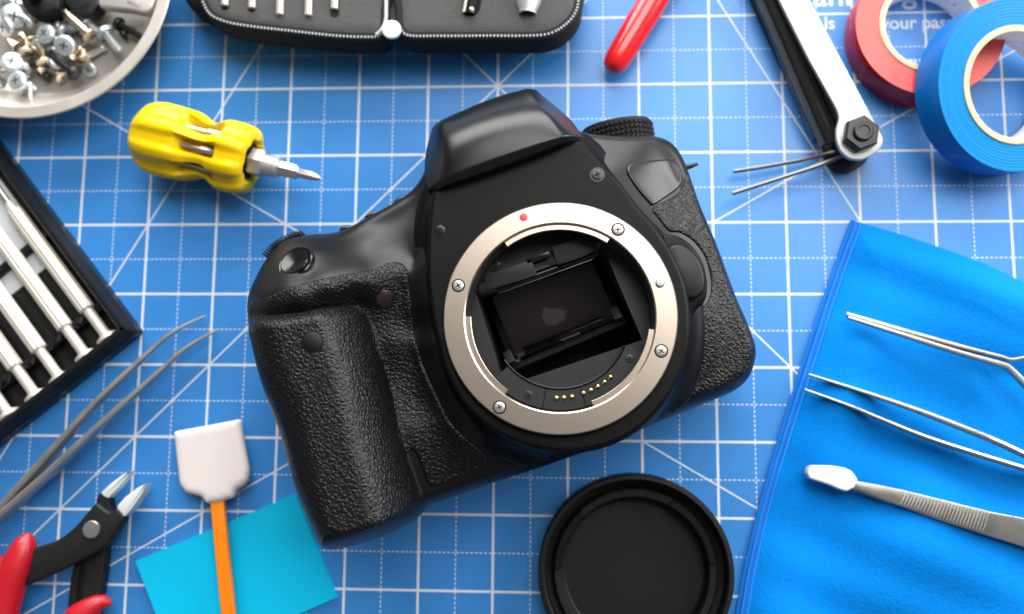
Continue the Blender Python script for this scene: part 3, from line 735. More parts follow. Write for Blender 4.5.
SC = [  # kind, px, py, z, yaw, pitch (90 = head up), label, scale
 ('zinc_pan', 43.5, 32.5, 11.5, 0, 80, 'shiny zinc pan head screw, head up, above the neighbouring tilted zinc screw', 1.0),
 ('zinc_pan', 63.5, 45.5, 11.5, 110, 66, 'tilted zinc screw with cross slot beside the black machine screw', 1.0),
 ('zinc_pan', 15, 80, 11, 0, 80, 'zinc pan head screw lying head up nearest the dish rim', 1.02),
 ('zinc_pan', 11.5, 60.5, 10.5, 200, 72, 'pale zinc screw head directly above the one nearest the rim', 1.05),
 ('zinc_pan', 14, 16, 13, 150, 58, 'greenish zinc screw piled highest against the dark fittings', 1.2),
 ('zinc_pan', 2, 27, 12, 40, 50, 'zinc screw half hidden at the photo edge under the greenish one', 1.1),
 ('zinc_pan', 70, 21, 7, 30, 70, 'dull zinc screw head half covered by the long brass screw', 1.0),
 ('zinc_bolt', 103, 30, 8, -52, 8, 'stubby zinc bolt with its threaded end near the dish wall', .95),
 ('brass_long', 92, 37, 9.5, 139, 4, 'long brass coarse threaded screw lying across a zinc head', 1.15),
 ('brass_csk', 27, 53, 9.5, 107, 12, 'small brass screw standing head down between zinc heads', 1.0),
 ('brass_csk', 45.5, 64, 8, 110, 8, 'brass countersunk screw leaning beside the blackened small screw', 1.1),
 ('brass_csk', 10, 45, 9, 30, 18, 'brass screw pointing toward the pile centre', 1.1),
 ('brass_csk', 83, 62, 6.5, 105, 20, 'brass screw with pale head next to the black screw tip', .95),
 ('brass_csk', 63, 78, 4.5, 140, 10, 'copper toned screw half under the black machine screw', .9),
 ('brass_csk', 20, 36, 8.5, -40, 15, 'brass screw under the greenish zinc screw', 1.0),
 ('black_pan', 77, 75.5, 7, 143, -6, 'long black machine screw lying diagonally beside zinc heads', 1.05),
 ('black_small', 31, 62, 8, 0, 78, 'small blackened screw with bluish head among brass screws', .85),
 ('black_small', 50, 78, 4, 160, 0, 'small black screw flat on the dish floor', .8),
 ('black_pan', 116, 22, 6.5, -30, 5, 'black screw pointing at the dish wall under the beige bar', .95),
 ('black_small', 121, 36, 4.5, 40, 10, 'short black screw beside the stubby zinc bolt', .9),
 ('silver_pin', 30, 82, 4.5, -85, 0, 'plain silver pin lying by the dish rim', .62),
 ('silver_pin', 105, 47, 3.5, -150, 0, 'dull silver pin flat on the bare dish floor', .85),
 ('zinc_bolt', 1, 79, 8, 200, 10, 'zinc bolt cut by the photo edge near the rim', .9),
 ('zinc_pan', -10, 45, 12, 30, 60, 'zinc screw outside the photo edge of the pile', 1.0),
 ('brass_csk', 33, 26, 7, 80, 30, 'brass screw upright behind the shiny zinc head', .9),
 ('zinc_pan', 6, 6, 12, 80, 62, 'zinc screw beside the dark plastic fitting at the photo corner', 1.0),
 ('zinc_pan', 52, 26, 6, 10, 55, 'tilted zinc screw under the brass long screw tip', .9),
 ('zinc_bolt', 24, 24, 10.5, 70, 25, 'zinc bolt leaning on the greenish zinc screw', .9),
 ('zinc_pan', 88, 70, 4, 70, 60, 'pale zinc head beside the black machine screw head', .75),
 ('brass_csk', 3, 66, 8, -20, 20, 'brass screw between the two lowest zinc heads', 1.0),
 ('zinc_pan', 58, 60, 7, 200, 40, 'zinc screw lying on its side below the tilted zinc head', .85),
 ('zinc_bolt', 86, 22, 4, -40, 5, 'zinc bolt behind the long brass screw', .9),
 ('brass_csk', 70, 60, 6, 60, 12, 'brass screw crossing above the black machine screw', .9),
 ('zinc_pan', 36, 46, 8, 60, 50, 'small zinc head tucked between brass screws', .7),
 ('zinc_bolt', 24, 71, 7, 120, 15, 'zinc bolt lying between the two lowest zinc heads and brass screws', .85),
 ('zinc_pan', 2, 12, 11, 0, 75, 'zinc head at the photo corner above the greenish screw', .9),
 ('zinc_bolt', 54, 54, 6, 80, 10, 'zinc bolt under the tilted zinc head with cross slot', .8),
 ('brass_csk', 40, 72, 4, 30, 8, 'brass screw flat beside the small black screw', .85),
 ('zinc_bolt', 66, 33, 6, 150, 10, 'zinc bolt between the shiny head and long brass screw', .8),
 ('zinc_bolt', 48, 12, 6, 20, 20, 'zinc bolt under the dark plastic fittings', .8)]
SC = [s for s in SC if s[1] > -5]
for s in SC: put_screw(*s)
def fitting(name, label, pts, z, h, m, cat):
    P = ats(pts, z+h)[:, :2]; c = P.mean(0)
    t = thing(name, label, cat, (*c, z))
    obj('body', MB().prism(rounded(P, 1.2, 3), z, z+h, .8), m, t)
    return t
t = fitting('plastic_fitting', 'dark plastic fitting in the dish above the screws', [(14, -12), (60, -12), (58, 8), (42, 15), (26, 12)], 6, 8, M['rubber'], 'fitting')
obj('stud', MB().lathe([(2.2, 13), (2.2, 17), (1.6, 17.6), (0, 17.6)], (*at(38, 0, 13)[:2], 0), 16), M['gloss_black'], t)
t = fitting('plastic_clip', 'smoky grey plastic clip beside the long brass screw', [(66, -12), (96, -12), (99, 4), (90, 15), (76, 12), (64, 4)], 5, 6, M['dark_metal'], 'clip')
obj('slot', MB().box(at(84, 6, 11.05), (4, 1.2, .2), rotz(.5)), M['deep_black'], t, False)  # black bar on the clip paints the shade of its slot
t = fitting('metal_bar', 'beige metal bar resting in the dish by its wall', [(98, -14), (160, -14), (152, 8), (146, 13), (130, 9.5), (98, 6)], 9, 4, M['alu'], 'bar')
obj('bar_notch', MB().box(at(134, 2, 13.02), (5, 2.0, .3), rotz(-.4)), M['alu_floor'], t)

# ------------------------------------------------------------------ case of precision screwdrivers
ZC = 11.0
K0 = at(137.5, 331, 6); KX = at(0, 146, 6)-K0; KY = at(0, 437, 6)-K0
ex = KX/np.linalg.norm(KX); ey = KY-ex*(KY@ex); ey /= np.linalg.norm(ey)      # along the drivers, across them
def cs(a, b, z): return np.array([*(K0+ex*a+ey*b)[:2], z])
cR = np.c_[ex, ey, [0, 0, 1]]
case = thing('screwdriver_case', 'open black plastic case holding precision screwdrivers', 'tool case', (K0[0], K0[1], 0))
Lc, Wc = 108., 92.
po = rounded([cs(0, 0, 0), cs(Lc, 0, 0), cs(Lc, Wc, 0), cs(0, Wc, 0)], 2.0, 4)
def frame_mb():
    m = MB(); P = ccw(po); rr = []
    for d, z in ((.4, 0), (0, .6), (0, 5.0), (.5, 5.6), (1.0, 9.8), (1.6, ZC), (3.0, ZC), (3.4, ZC-.5), (3.9, 2.6)):
        rr.append(np.c_[inset(P, d), np.full(len(P), z)])
    return m.loft(rr, True, True)
obj('tray', frame_mb(), M['case_black'], case, angle=35)
for a in (6., 40., 74.):
    obj('clip_row', MB().box(cs(a+10, 3.6+42, 4.2), (3.2, 84, 3.2), cR, .6), M['case_black'], case)
obj('grey_panel', MB().box(cs(70, 48, 3.0), (58, 80, .8), cR, .3), M['case_grey'], case)
def driver_proto():
    t = bpy.data.objects.new('precision_screwdriver', None); col.objects.link(t); t.empty_display_size = .005; ORG[t.name] = (0, 0, 0)
    Rx = np.array([[0, 0, 1], [1, 0, 0], [0, 1, 0]], float)
    obj('cap', MB().lathe([(0, 0), (3.0, 0), (3.4, .3), (3.4, 1.5), (2.5, 2.1), (1.65, 2.6), (1.6, 3)], (0, 0, 0), 26, Rx), M['cream'], t, angle=35)
    obj('neck', MB().lathe([(1.7, 2.8), (1.55, 4), (1.6, 13.5), (2.0, 14)], (0, 0, 0), 22, Rx), M['cream'], t, angle=35)
    obj('grip', MB().lathe([(0, 13.8), (2.0, 13.8), (2.3, 14.3), (2.3, 60), (1.9, 61), (1.3, 64), (0, 64)], (0, 0, 0), 48, Rx, mod=lambda A, z: 1+.035*np.sign(np.cos(12*A))*(14.2 < z < 60.5)), M['cream'], t, angle=20)
    obj('blade', MB().lathe([(0, 60), (.95, 60), (.95, 84), (.4, 87), (0, 87)], (0, 0, 0), 14, Rx), M['steel_soft'], t)
    return t
dp = driver_proto()
dl = ['precision screwdriver lying closest to the case corner', 'second precision screwdriver from the case corner', 'middle precision screwdriver of the five in the case', 'fourth precision screwdriver from the case corner', 'precision screwdriver farthest from the case corner, cut by the photo edge']
for i, (x, y) in enumerate(((109, 339), (87, 357), (61, 379.5), (37, 397), (10, 416))):
    o = dp if i == 0 else copy_tree(dp)
    p = at(x, y, 6.5); p = p-ex*.6
    o.location = Vector(p)*MM; o.rotation_euler = (i*.7, 0, math.atan2(ex[1], ex[0]))
    o.scale = (1.0, 1.18, 1.18); o['label'] = dl[i]; o['category'] = 'screwdriver'; o['group'] = 'precision screwdrivers in the black case'
    q = p
    for a in (13.,):
        for sgn in (-1, 1):
            obj('holder', MB().tube([q+ex*a+ey*sgn*4.9-[0, 0, 2], q+ex*(a-1.2)+ey*sgn*4.0+[0, 0, .8], q+ex*a+ey*sgn*2.6+[0, 0, .6]], [.9, .9, .6], 8), M['case_black'], case)

# ------------------------------------------------------------------ zip case with driver bits
ZZ = 22.0
zc = thing('zip_case', 'open black zip up case lined with grey foam, metal zip pull at its hinge', 'zip case', at(390, 10, 0))
LH = [(192, -40), (193, 0), (196, 14), (204, 25), (221, 31), (251, 34.5), (292, 38.5), (333, 41.5), (362, 42), (378, 40.5), (386, 36), (390, 25), (391, -40)]
RH = [(393, -40), (394, 25), (398, 36), (408, 42.5), (423, 44.5), (477, 46.5), (520, 46.5), (545, 45), (562, 40.5), (575, 31), (581, 18), (583, 0), (583, -40)]
LI = [(199, -40), (200, -8), (204, 5), (211, 15), (227, 22), (251, 26.3), (292, 31), (333, 35.5), (365, 37), (378, 36), (384, 28), (385.5, 10), (385.5, -40)]
RI_ = [(398, -40), (398, 12), (400, 28), (407, 35), (434, 36), (487, 35.8), (541, 35.2), (556, 31), (569, 21.5), (576.5, 10.5), (579, -2), (580, -40)]
SLOTS = [(226, -30, 225, 10.5, 1.55), (253, -30, 252, 12.5, 1.55), (281, -30, 280, 16, 1.5), (309.5, -30, 308.5, 17, 1.5), (335.5, -30, 334.5, 18, 1.65), (477, -30, 470, 16, 3.1), (531, -30, 527.5, 13, 3.2)]
for A_, B_ in ((LH, LI), (RH, RI_)):
    Po = ccw(ats([(x, y-4.5*min(1, max(0, (y-5)/25))) for x, y in A_], 3)[:, :2]); Pi = ccw(ats(B_, ZZ)[:, :2])
    Po = ccw(catmull(Po, True, 1.2)); Pi = ccw(catmull(Pi, True, 1.2))
    obj('shell', MB().prism(Po, 0, 16, 5, 2), M['fabric_black'], zc, angle=60)
    obj('zip_tape', MB().prism(ccw(inset(Pi, -1.2)), 10, ZZ-.4, 1.2), M['fabric_black'], zc, angle=60)
    fo = resample(inset(Pi, 1.1), 2.0); slots = []
    for x0, y0, x1, y1, w in SLOTS:
        if (x0 < 391) != (A_ is LH): continue
        p, q = at(x0, y0, ZZ)[:2], at(x1, y1, ZZ)[:2]; d = (q-p)/np.linalg.norm(q-p); n = np.array([-d[1], d[0]])
        ring_ = [p-n*w]+[q-d*w+d*w*math.sin(a)*1.0+n*w*(-math.cos(a)) for a in np.linspace(0, math.pi, 9)]+[p+n*w]
        slots.append(ccw(resample(np.array(ring_), .8)))
    fm = patch(fo, 2.5, lambda Q: np.c_[Q[:, :2], ZZ-.6*np.exp(-(seg_dist(Q, fo)[0]/.8)**2)], rings=(.4, 1.0), holes=slots, wall=[(0, 14)])
    lm = MB()
    for sl in slots: lm.loft([np.c_[sl, np.full(len(sl), z)] for z in (ZZ, ZZ-5)], False, True)
    obj('painted_slot_shade', lm, M['deep_black'], zc)  # foam slot walls and floors coloured black to deepen the shade in them
    obj('foam_insert', fm, M['foam'], zc, angle=50)
    tm = MB(); Q = resample(inset(Pi, .1), .95)
    for i in range(len(Q)):
        if at(300, -8, ZZ)[1] < Q[i, 1]: continue
        # zipper runs on the outer sides only, not along the hinge
        if abs(Q[i, 0]-at(391.5, 20, ZZ)[0]) < 2.9: continue
        d = Q[(i+1) % len(Q)]-Q[i-1]; d /= np.linalg.norm(d)
        tm.box((Q[i, 0], Q[i, 1], ZZ-.2), (.50, .70, .5), np.c_[[*d, 0], [-d[1], d[0], 0], [0, 0, 1]])
    z = obj('zip_teeth', tm, M['zip'], zc, False); z['kind'] = 'stuff'
obj('hinge_strap', MB().box(at(393, -10, 18.5), (4.4, 30, 1.2), None, .3), M['foam'], zc)
hl = catmull(ats([(385.8, -20), (386, 8), (385.3, 22), (380.5, 31), (376, 35)], ZZ+.2), False, 1)
obj('hinge_piping', MB().tube(hl, .6, 8), M['zip'], zc)
pq = at(391.3, 29, ZZ+1.5)
zp = obj('zip_pull', MB().lathe([(0, -1.5), (3.1, -1.5), (3.3, -.5), (3.1, .0), (2.6, .15), (0, .2)], pq, 30), M['blade'], zc)
obj('pull_stem', MB().box(at(391, 40, 14), (1.6, 3, 2), None, .4), M['dark_metal'], zc)
bits = [(225, -20, 6, 'short steel bit nearest the outer corner of the zip case foam', 1, 10), (252, -20, 8.5, 'steel bit in the foam beside the bit nearest the outer corner', 1, 11.5), (280, -20, 15, 'longer steel bit third from the foam corner', 0, 0), (308.5, -20, 16, 'longer steel bit second from the zip hinge', 0, 0), (334.5, -20, 9.5, 'short steel bit nearest the zip hinge, black hole below it', 1, 17)]
for x, y0, y1, lab, hole_, hy in bits:
    a, b = at(x+1, y0, ZZ+.3), at(x, y1, ZZ+.3)
    t = thing('driver_bit', lab, 'driver bit', a, 'steel bits in the zip case foam')
    obj('shaft', MB().tube([a, b*.97+a*.03, b], [1.32, 1.32, 1.1], 6, k=2), M['cream'], t, angle=20)
a, b = at(477, -25, ZZ+.2), at(469, 14.5, ZZ+.2)
t = thing('hex_adapter', 'black and steel hex adapter in the zip case foam', 'adapter', a)
obj('shaft', MB().tube([a, b], [2.3, 2.3], 6), M['deep_black'], t, angle=20)
obj('edge_bar', MB().tube([a+[-1.8, 0, 1.0], b+[-1.5, .3, 1.0]], [.7, .7], 6), M['cream'], t, angle=20)
obj('ball', MB().lathe([(0, -1), (.7, -.7), (1, 0), (.7, .7), (0, 1)], b+[1.1, .8, 1.6], 14), M['steel'], t)
a, b = at(531, -30, ZZ+.5), at(527.5, 14, ZZ+.5)
t = thing('nozzle', 'grey tapered socket nozzle in the zip case foam', 'nozzle', a)
dn = (b-a); Ln = np.linalg.norm(dn); dn /= Ln
obj('barrel', MB().lathe([(0, 0), (4.6, 0), (4.6, Ln*.5), (4.2, Ln*.75), (3.0, Ln*.93), (2.9, Ln), (2.2, Ln), (2.0, Ln-2), (0, Ln-2)], a, 32, align(dn)), M['grey_plastic'], t, angle=30)

# ------------------------------------------------------------------ red sleeved handle at the top
h0 = at(616.5, 61, 6.2); h1 = at(691, -62, 7.5)
t = thing('pliers', 'glossy red sleeved tool handle above the camera', 'pliers', (h0[0], h0[1], 0))
hd = (h1-h0); hl_ = np.linalg.norm(hd); hd /= hl_
pr = [(0, -4.6), (1.8, -4.3), (3.3, -3.2), (4.2, -1.5), (4.6, .8), (4.95, 8), (5.2, 20), (5.3, hl_), (0, hl_)]
obj('handle_sleeve', MB().lathe(pr, h0, 36, align(hd), mod=None), M['red_plastic'], t)

# ------------------------------------------------------------------ folding hex key set
hk = thing('hex_key_set', 'folding hex key set with silver side plate, black nut and two keys swung out', 'hex key set', at(850, 130, 0))
ZH = 15.0
PL = [(770, -22), (799, -22), (810, 0), (847, 70), (883.5, 138), (882.5, 146), (874, 154), (862, 160), (850, 159), (841, 152), (836.5, 141), (836, 130), (839.5, 118), (836.5, 109), (809, 60), (779, 0)]
Pw = ats(PL, ZH)[:, :2]
plate = obj('side_plate', MB().prism(ccw(rounded(Pw, 1.5, 4)), ZH-1.6, ZH, .35), M['white_plate'], hk, angle=35)
P2 = Pw-np.array([.4, .6])
obj('lower_plate', MB().prism(ccw(rounded(P2, 1.5, 4)), .2, 1.8, .35), M['dark_metal'], hk, angle=35)
q = at(858.5, 136, ZH)
obj('washer', MB().lathe([(0, 0), (5.9, 0), (5.9, .35), (5.5, .5), (0, .5)], q, 36), M['white_plate'], hk)
nut = obj('nut', MB().lathe([(0, .45), (5.75, .45), (6.05, .8), (6.05, 3.6), (5.5, 4.2), (3.4, 4.3), (0, 4.3)], q, 6, rotz(.35)), M['dark_metal'], hk, angle=25)
obj('bolt_end', MB().lathe([(3.2, 4.2), (3.2, 5.3), (2.8, 5.7), (2.1, 5.7), (1.9, 5.2), (0, 5.2)], q, 28), M['dark_metal'], nut, angle=30)
obj('spacer', MB().lathe([(5.2, 1.6), (5.2, ZH-1.4)], (q[0], q[1], 0), 30), M['dark_metal'], hk)
ed = at(824, 144, 8)-at(757, 0, 8); ed /= np.linalg.norm(ed)
for (xa, ya, xb, yb, z, r, m) in ((749, -22, 818, 138, 3.6, 2.0, 'key_metal'), (752, -22, 824.5, 145, 8.2, 1.75, 'key_metal'), (761, -22, 832, 143, 11, 2.0, 'rubber'), (772, -22, 838, 134, 5.0, 2.2, 'key_metal'), (744, -22, 814, 130, 2.2, 1.6, 'rubber'), (775, -22, 842, 126, 11.0, 2.0, 'rubber')):
    a, b = at(xa, ya, z), at(xb, yb, z)
    obj('folded_key', MB().tube([a, b], [r, r], 6), M[m], hk, angle=20)
for (pts, z) in (([(733.5, 171.5), (760, 167.5), (800, 160.5), (852, 148)], 5.0), ([(732.5, 193.5), (775, 180), (815, 167), (855, 151)], 9.0)):
    W = [at(x, y, z) for x, y in pts]
    obj('open_key', MB().tube(W, [.75]*4, 6), M["key_metal"], hk, angle=20)

# ------------------------------------------------------------------ tape rolls
def tape(name, label, c, R, R1, R2, h, rot, m_edge, m_side, groupname):
    t = thing(name, label, 'tape roll', c, groupname)
    nl = 9; top = []
    for i in range(nl):
        ra = R+(R1-R)*i/nl; rb = R+(R1-R)*(i+.86)/nl
        top += [(ra, h/2-.02-.05*rnd.random()), (rb, h/2+.02*rnd.random())]
    prof = [(R1, -h/2), (R-.25, -h/2), (R, -h/2+.25), (R, h/2-.3), (R-.12, h/2-.05)]
    obj('tape_side', MB().lathe(prof, c, 96, rot, caps=False), m_side, t, angle=30)
    obj('tape_edge', MB().lathe([(R-.12, h/2-.05)]+[(r-.15, z) for r, z in top]+[(R1, h/2)], c, 96, rot, caps=False), m_edge, t, angle=15)
    co = obj('card_core', MB().lathe([(R1, -h/2-.2), (R1, h/2+.25), (R1-.25, h/2+.4), (R2+.2, h/2+.4), (R2, h/2+.2)], c, 80, rot, caps=False), M['card'], t, angle=30)
    obj('core_lining', MB().lathe([(R2, h/2+.2), (R2, -h/2-.2)], c, 80, rot, caps=False), M['core_white'], co)
    ink = MB()
    for k in range(34):
        a = 2*math.pi*k/34+rnd.uniform(-.03, .03)
        for j in range(2):
            z = rnd.uniform(-h*.32, h*.32); l = rnd.uniform(.5, 1.6); tl = rnd.uniform(-.8, .8)
            d = np.array([math.cos(a), math.sin(a), 0]); ta = np.array([-d[1], d[0], 0]); zz = np.array([0, 0, 1.])
            u = ta*math.cos(tl)+zz*math.sin(tl); v = np.cross(d, u)
            p = d*(R2-.06)+zz*z
            ink.add([np.asarray(rot)@(p-u*l/2-v*.13)+c, np.asarray(rot)@(p+u*l/2-v*.13)+c, np.asarray(rot)@(p+u*l/2+v*.13)+c, np.asarray(rot)@(p-u*l/2+v*.13)+c], [(0, 1, 2, 3)])
    obj('core_print', ink, M['ink'], co, False)
    return t
hT = 12.6
ct = at(930.5, 24.5, hT); kx = np.linalg.norm(at(1000, 24.5, hT)-ct)/69.5
tape('tape_roll', 'red tape roll lying flat, partly covered by the blue roll', np.array([ct[0], ct[1], hT/2+.2]), 76*kx, 52*kx, 46*kx, hT, np.eye(3), M['tape_red'], M['tape_red_side'], 'rolls of insulating tape')
tau = math.radians(16.3); e = np.array([-.8, .6, 0]); nB = np.array([-e[0]*math.sin(tau), -e[1]*math.sin(tau), math.cos(tau)])
RB = 26.2
zc_ = RB*math.sin(tau)+hT/2*math.cos(tau)+.3
topc = at(1016.5, 85, zc_+hT/2*math.cos(tau)); cB = topc-nB*hT/2
kb = np.linalg.norm(at(1018.5, 169, topc[2])-topc)/82
tape('tape_roll', 'blue tape roll leaning on the red roll', cB, 82*kb, 56*kb, 50*kb, hT, align(nB), M['tape_blue'], M['tape_blue_side'], 'rolls of insulating tape')

# ------------------------------------------------------------------ microfibre cloth
CL = [(852, 219.5), (840, 252), (824, 297), (811, 336), (800, 370), (787, 410), (775, 450), (760, 503), (746, 560), (736, 614), (728, 665), (1090, 690), (1100, 310), (1060, 296), (1024, 281), (985, 262), (955, 251.5), (930, 243), (905, 234.5), (885, 228.5), (866, 223)]
hemW = ats(CL[:11], 1.5)
cw_ = ats(CL, 1.5)[:, :2]
CLW = ccw(resample(cw_, 1.6))
def cloth_h(Q):
    x, y = Q[:, 0], Q[:, 1]
    w = 1.6+1.9*np.sin((x*.8+y*.55)*.085+.6)+1.5*np.sin((x*.35-y*.9)*.10+1.9)+.7*np.sin((x*.9-y*.35)*.17+.5)+.4*np.sin((x*.4+y)*.31)
    fold = 3.2*np.exp(-((x-at(960, 285, 0)[0])*.34+(y-at(960, 285, 0)[1])*.94-2)**2/60.)
    d, _, _, ins = seg_dist(Q, CLW)
    return .5+(np.maximum(w, -1.2)+fold+1.6)*np.clip(d/16, 0, 1)**.8
def cloth_z(Q):
    Q = np.asarray(Q)[:, :2]; return np.c_[Q, cloth_h(Q)]
cl = thing('cleaning_cloth', 'blue microfibre cloth with stitched hem spread under the tweezers', 'cloth', (*at(900, 420, 0)[:2], 0))
obj('fabric', patch(CLW, 1.4, cloth_z, rings=(.5,), wall=[(0, .05)]), M['cloth'], cl, angle=80)
hp = catmull(hemW, False, 1.0)
t_ = np.gradient(hp[:, :2], axis=0); t_ /= np.linalg.norm(t_, axis=1)[:, None]; nn_ = np.c_[-t_[:, 1], t_[:, 0]]
if (nn_[len(nn_)//2] @ (at(950, 420, 0)-hp[len(hp)//2])[:2]) < 0: nn_ = -nn_
for off, w, h_ in ((.7, .9, .45), (2.4, .8, .32)):
    pth = hp[:, :2]+nn_*off; z = cloth_h(pth)+.15
    obj('hem', MB().tube(np.c_[pth, z], w, 10, rz=h_), M['hem'], cl)
st = MB()
for i in range(0, len(hp)-1):
    for off, tw in ((1.55, .5), (3.3, -.5)):
        p = hp[i, :2]+nn_[i]*off; z = float(cloth_h(p[None])[0])+.66
        d = np.array([*(t_[i]*math.cos(tw)+nn_[i]*math.sin(tw)), 0]); st.box((*p, z), (.95, .32, .3), np.c_[d, [-d[1], d[0], 0], [0, 0, 1]])
s_ = obj('stitching', st, M['thread'], cl, False); s_['kind'] = 'stuff'

# ------------------------------------------------------------------ tweezers
def arm(parent, pts, w, th, m, name='arm', n=10, k=3.5, up=(0, 0, 1)):
    P = catmull(np.array([at(*p) for p in pts]), False, 2.0)
    s = np.linspace(0, 1, len(P)); W = np.interp(s, np.linspace(0, 1, len(w)), w); T = np.interp(s, np.linspace(0, 1, len(th)), th)
    return obj(name, MB().tube(P, W, n, up=up, rz=T, k=k), m, parent, angle=40)
TG = 'steel tweezers lying on the blue cloth'
t = thing('tweezers', 'steel tweezers with angled closed tip, topmost on the blue cloth', 'tweezers', at(930, 340, 0), TG)
arm(t, [(846, 314, 8), (900, 330, 9), (960, 347, 9.5), (1001, 357.5, 10), (1008, 360, 10), (1024, 357.5, 10), (1050, 352, 10)], [.7, .85, .9, .85, .7, .6], [1.1, 1.4, 1.6, 1.6, 1.6], M['tweezer'])
arm(t, [(847.5, 317.3, 8), (900, 334, 9), (960, 353, 9.5), (999, 364, 10), (1006, 366.5, 10), (1024, 384, 10), (1040, 402, 10)], [.6, .8, .85, .9, 1.0, 1.0], [1.1, 1.4, 1.6, 1.6, 1.6], M['tweezer'])
t = thing('tweezers', 'steel tweezers with open thin bowed arms, above the white tipped pair', 'tweezers', at(930, 420, 0), TG)
arm(t, [(808.5, 374.5, 6), (860, 391, 7), (917, 410.5, 8), (952, 424, 8.5), (994, 441, 9), (1024, 455, 9), (1060, 473, 9)], [.4, .65, .9, 1.0, 1.0, 1.0], [.8, 1.6, 2.2, 2.4, 2.4], M['tweezer'])
arm(t, [(804.5, 389.5, 6), (848, 405.5, 7), (880, 419, 7.5), (919, 435, 8), (965, 450.5, 8.5), (1024, 468.5, 9), (1060, 478, 9)], [.4, .6, .75, .85, .9, .9], [.8, 1.6, 2.2, 2.4, 2.4], M['tweezer'])
t = thing('tweezers', 'flat steel tweezers with white plastic tip and ribbed grip', 'tweezers', at(900, 500, 0), TG)
zt = 8.0
up_ = [(850, 479.5), (858, 481), (880, 485), (906, 490.5), (950, 501.5), (991, 511.7), (1024, 518), (1060, 525)]
lo_ = [(1060, 559), (1024, 547), (985, 535), (940, 520.5), (897, 505), (875, 496.5), (858, 490), (850, 488)]
for z0, z1, nm_ in ((zt-1.2, zt, 'upper_arm'), (zt-4.2, zt-3.0, 'lower_arm')):
    dx = np.array([0, 0]) if nm_ == 'upper_arm' else np.array([-.2, -.5])
    obj(nm_, MB().prism(ccw(ats(up_+lo_, z1)[:, :2]+dx), z0, z1, .3), M['tweezer'], t, angle=35)
tip = [(807.5, 468), (811, 465), (831, 465.3), (843, 467), (851, 471), (856.5, 479), (853, 487), (845, 491), (838, 489), (828, 484.5), (808, 478), (806, 473)]
ob = obj('white_tip', MB().prism(ccw(rounded(ats(tip, zt+.9)[:, :2]+np.array([.5, -.2]), .5, 3)), zt-4.4, zt+.9, .7, .5), M['white_tip'], t, angle=50)
for i in range(26):
    f = i/25; a = at(907+f*82, 491.6+f*20.5, zt); b = at(900+f*82, 505.2+f*28.2, zt)
    c_ = (a+b)/2; d = (b-a)/np.linalg.norm(b-a); L_ = np.linalg.norm(b-a)*.93
    obj('grip_rib', MB().box(c_+[0, 0, .05], (L_, .6, .5), np.c_[d, [-d[1], d[0], 0], [0, 0, 1]], .12), M['tweezer'], t)
t = thing('tweezers', 'long fine pointed steel tweezers lying open between the screwdriver case and the cutters', 'tweezers', at(80, 440, 0))
arm(t, [(206, 316, 4), (188, 324, 4.5), (168, 336, 5), (154, 348, 5), (99, 400.5, 6), (49.5, 456, 6), (0, 511, 6), (-40, 556, 6)], [.4, .75, .95, 1.1, 1.3, 1.4, 1.3, 1.2], [.6, 1.5, 2.4, 3.2, 3.6, 4], M['steel_soft'])
arm(t, [(217.5, 330, 4), (202, 338, 4.5), (182, 351, 5), (168, 364, 5), (99, 427, 6), (49.5, 474, 6), (0, 518, 6), (-40, 558, 6)], [.4, .75, .95, 1.1, 1.3, 1.4, 1.3, 1.2], [.6, 1.5, 2.4, 3.2, 3.6, 4], M['steel_soft'])

# ------------------------------------------------------------------ side cutters
cu = thing('wire_cutters', 'small wire cutters with red handles, black jaws and silver cutting tips', 'wire cutters', at(90, 530, 0))
def plate_(pts, z0, z1, m, name, b=.6, ds=1.0, smooth=True):
    P = ats(pts, z1)[:, :2]; P = catmull(P, True, ds) if smooth else rounded(P, .4, 2)
    return obj(name, MB().prism(ccw(P), z0, z1, b), m, cu, angle=45)
plate_([(98, 494), (104, 493), (109, 499), (110, 508), (113, 514), (108, 530), (106, 545), (103, 575), (97, 614), (94, 660), (60, 660), (66, 614), (70, 578), (75, 560), (84, 540), (86, 520), (94, 506)], 1.5, 5.5, M['jaw'], 'jaw_lever', 1.0)
plate_([(117, 508), (124, 517.5), (117, 530), (106, 545), (90, 556), (60, 571), (30, 584), (10, 590), (-10, 580), (10, 566), (28, 550), (55, 541), (73, 528), (88, 511), (96, 503.5), (103, 508), (109, 512), (112, 511)], 5.7, 9.6, M['jaw'], 'jaw_lever', 1.0)
obj('leg_gap_shade', MB().tube([at(84, 556, 5.7), at(80, 585, 5.7), at(77, 620, 5.7)], .9, 8, rz=.3), M['deep_black'], cu)  # black strip on the lever painting the shade between its legs
plate_([(130.5, 470.5), (122, 475), (110, 484), (101, 492.5), (103, 496), (108, 498.5), (116, 490), (125, 479.5)], 3.5, 7.5, M['blade'], 'cutting_tip', .35, smooth=False)
plate_([(146, 483.5), (137, 488), (125, 497), (117, 506), (118, 512), (124, 517), (130, 511), (138, 500), (143, 492)], 4.5, 9.2, M['blade'], 'cutting_tip', .35, smooth=False)
obj('pivot', MB().lathe([(0, 9), (3.0, 9), (3.0, 10.2), (2.7, 10.6), (0, 10.75)], (*at(91.5, 529.5, 10)[:2], 0), 30), M['steel_soft'], cu, angle=30)
arm(cu, [(29, 533, 8), (24, 548, 8.5), (14, 575, 9), (4, 610, 9), (-4, 650, 9)], [.8, 3.0, 3.9, 4.4, 4.7, 4.9]+[5]*14, [.8, 2.8, 3.7, 4.2, 4.5, 4.8]+[5]*14, M['red_grip'], 'handle', 20, 2.2)
arm(cu, [(4, 556, 4), (-4, 575, 5), (-12, 610, 6), (-16, 640, 6)], [3.4, 5, 5, 5], [3, 4, 4.6, 4.6], M['red_grip'], 'handle', 20, 2.2)
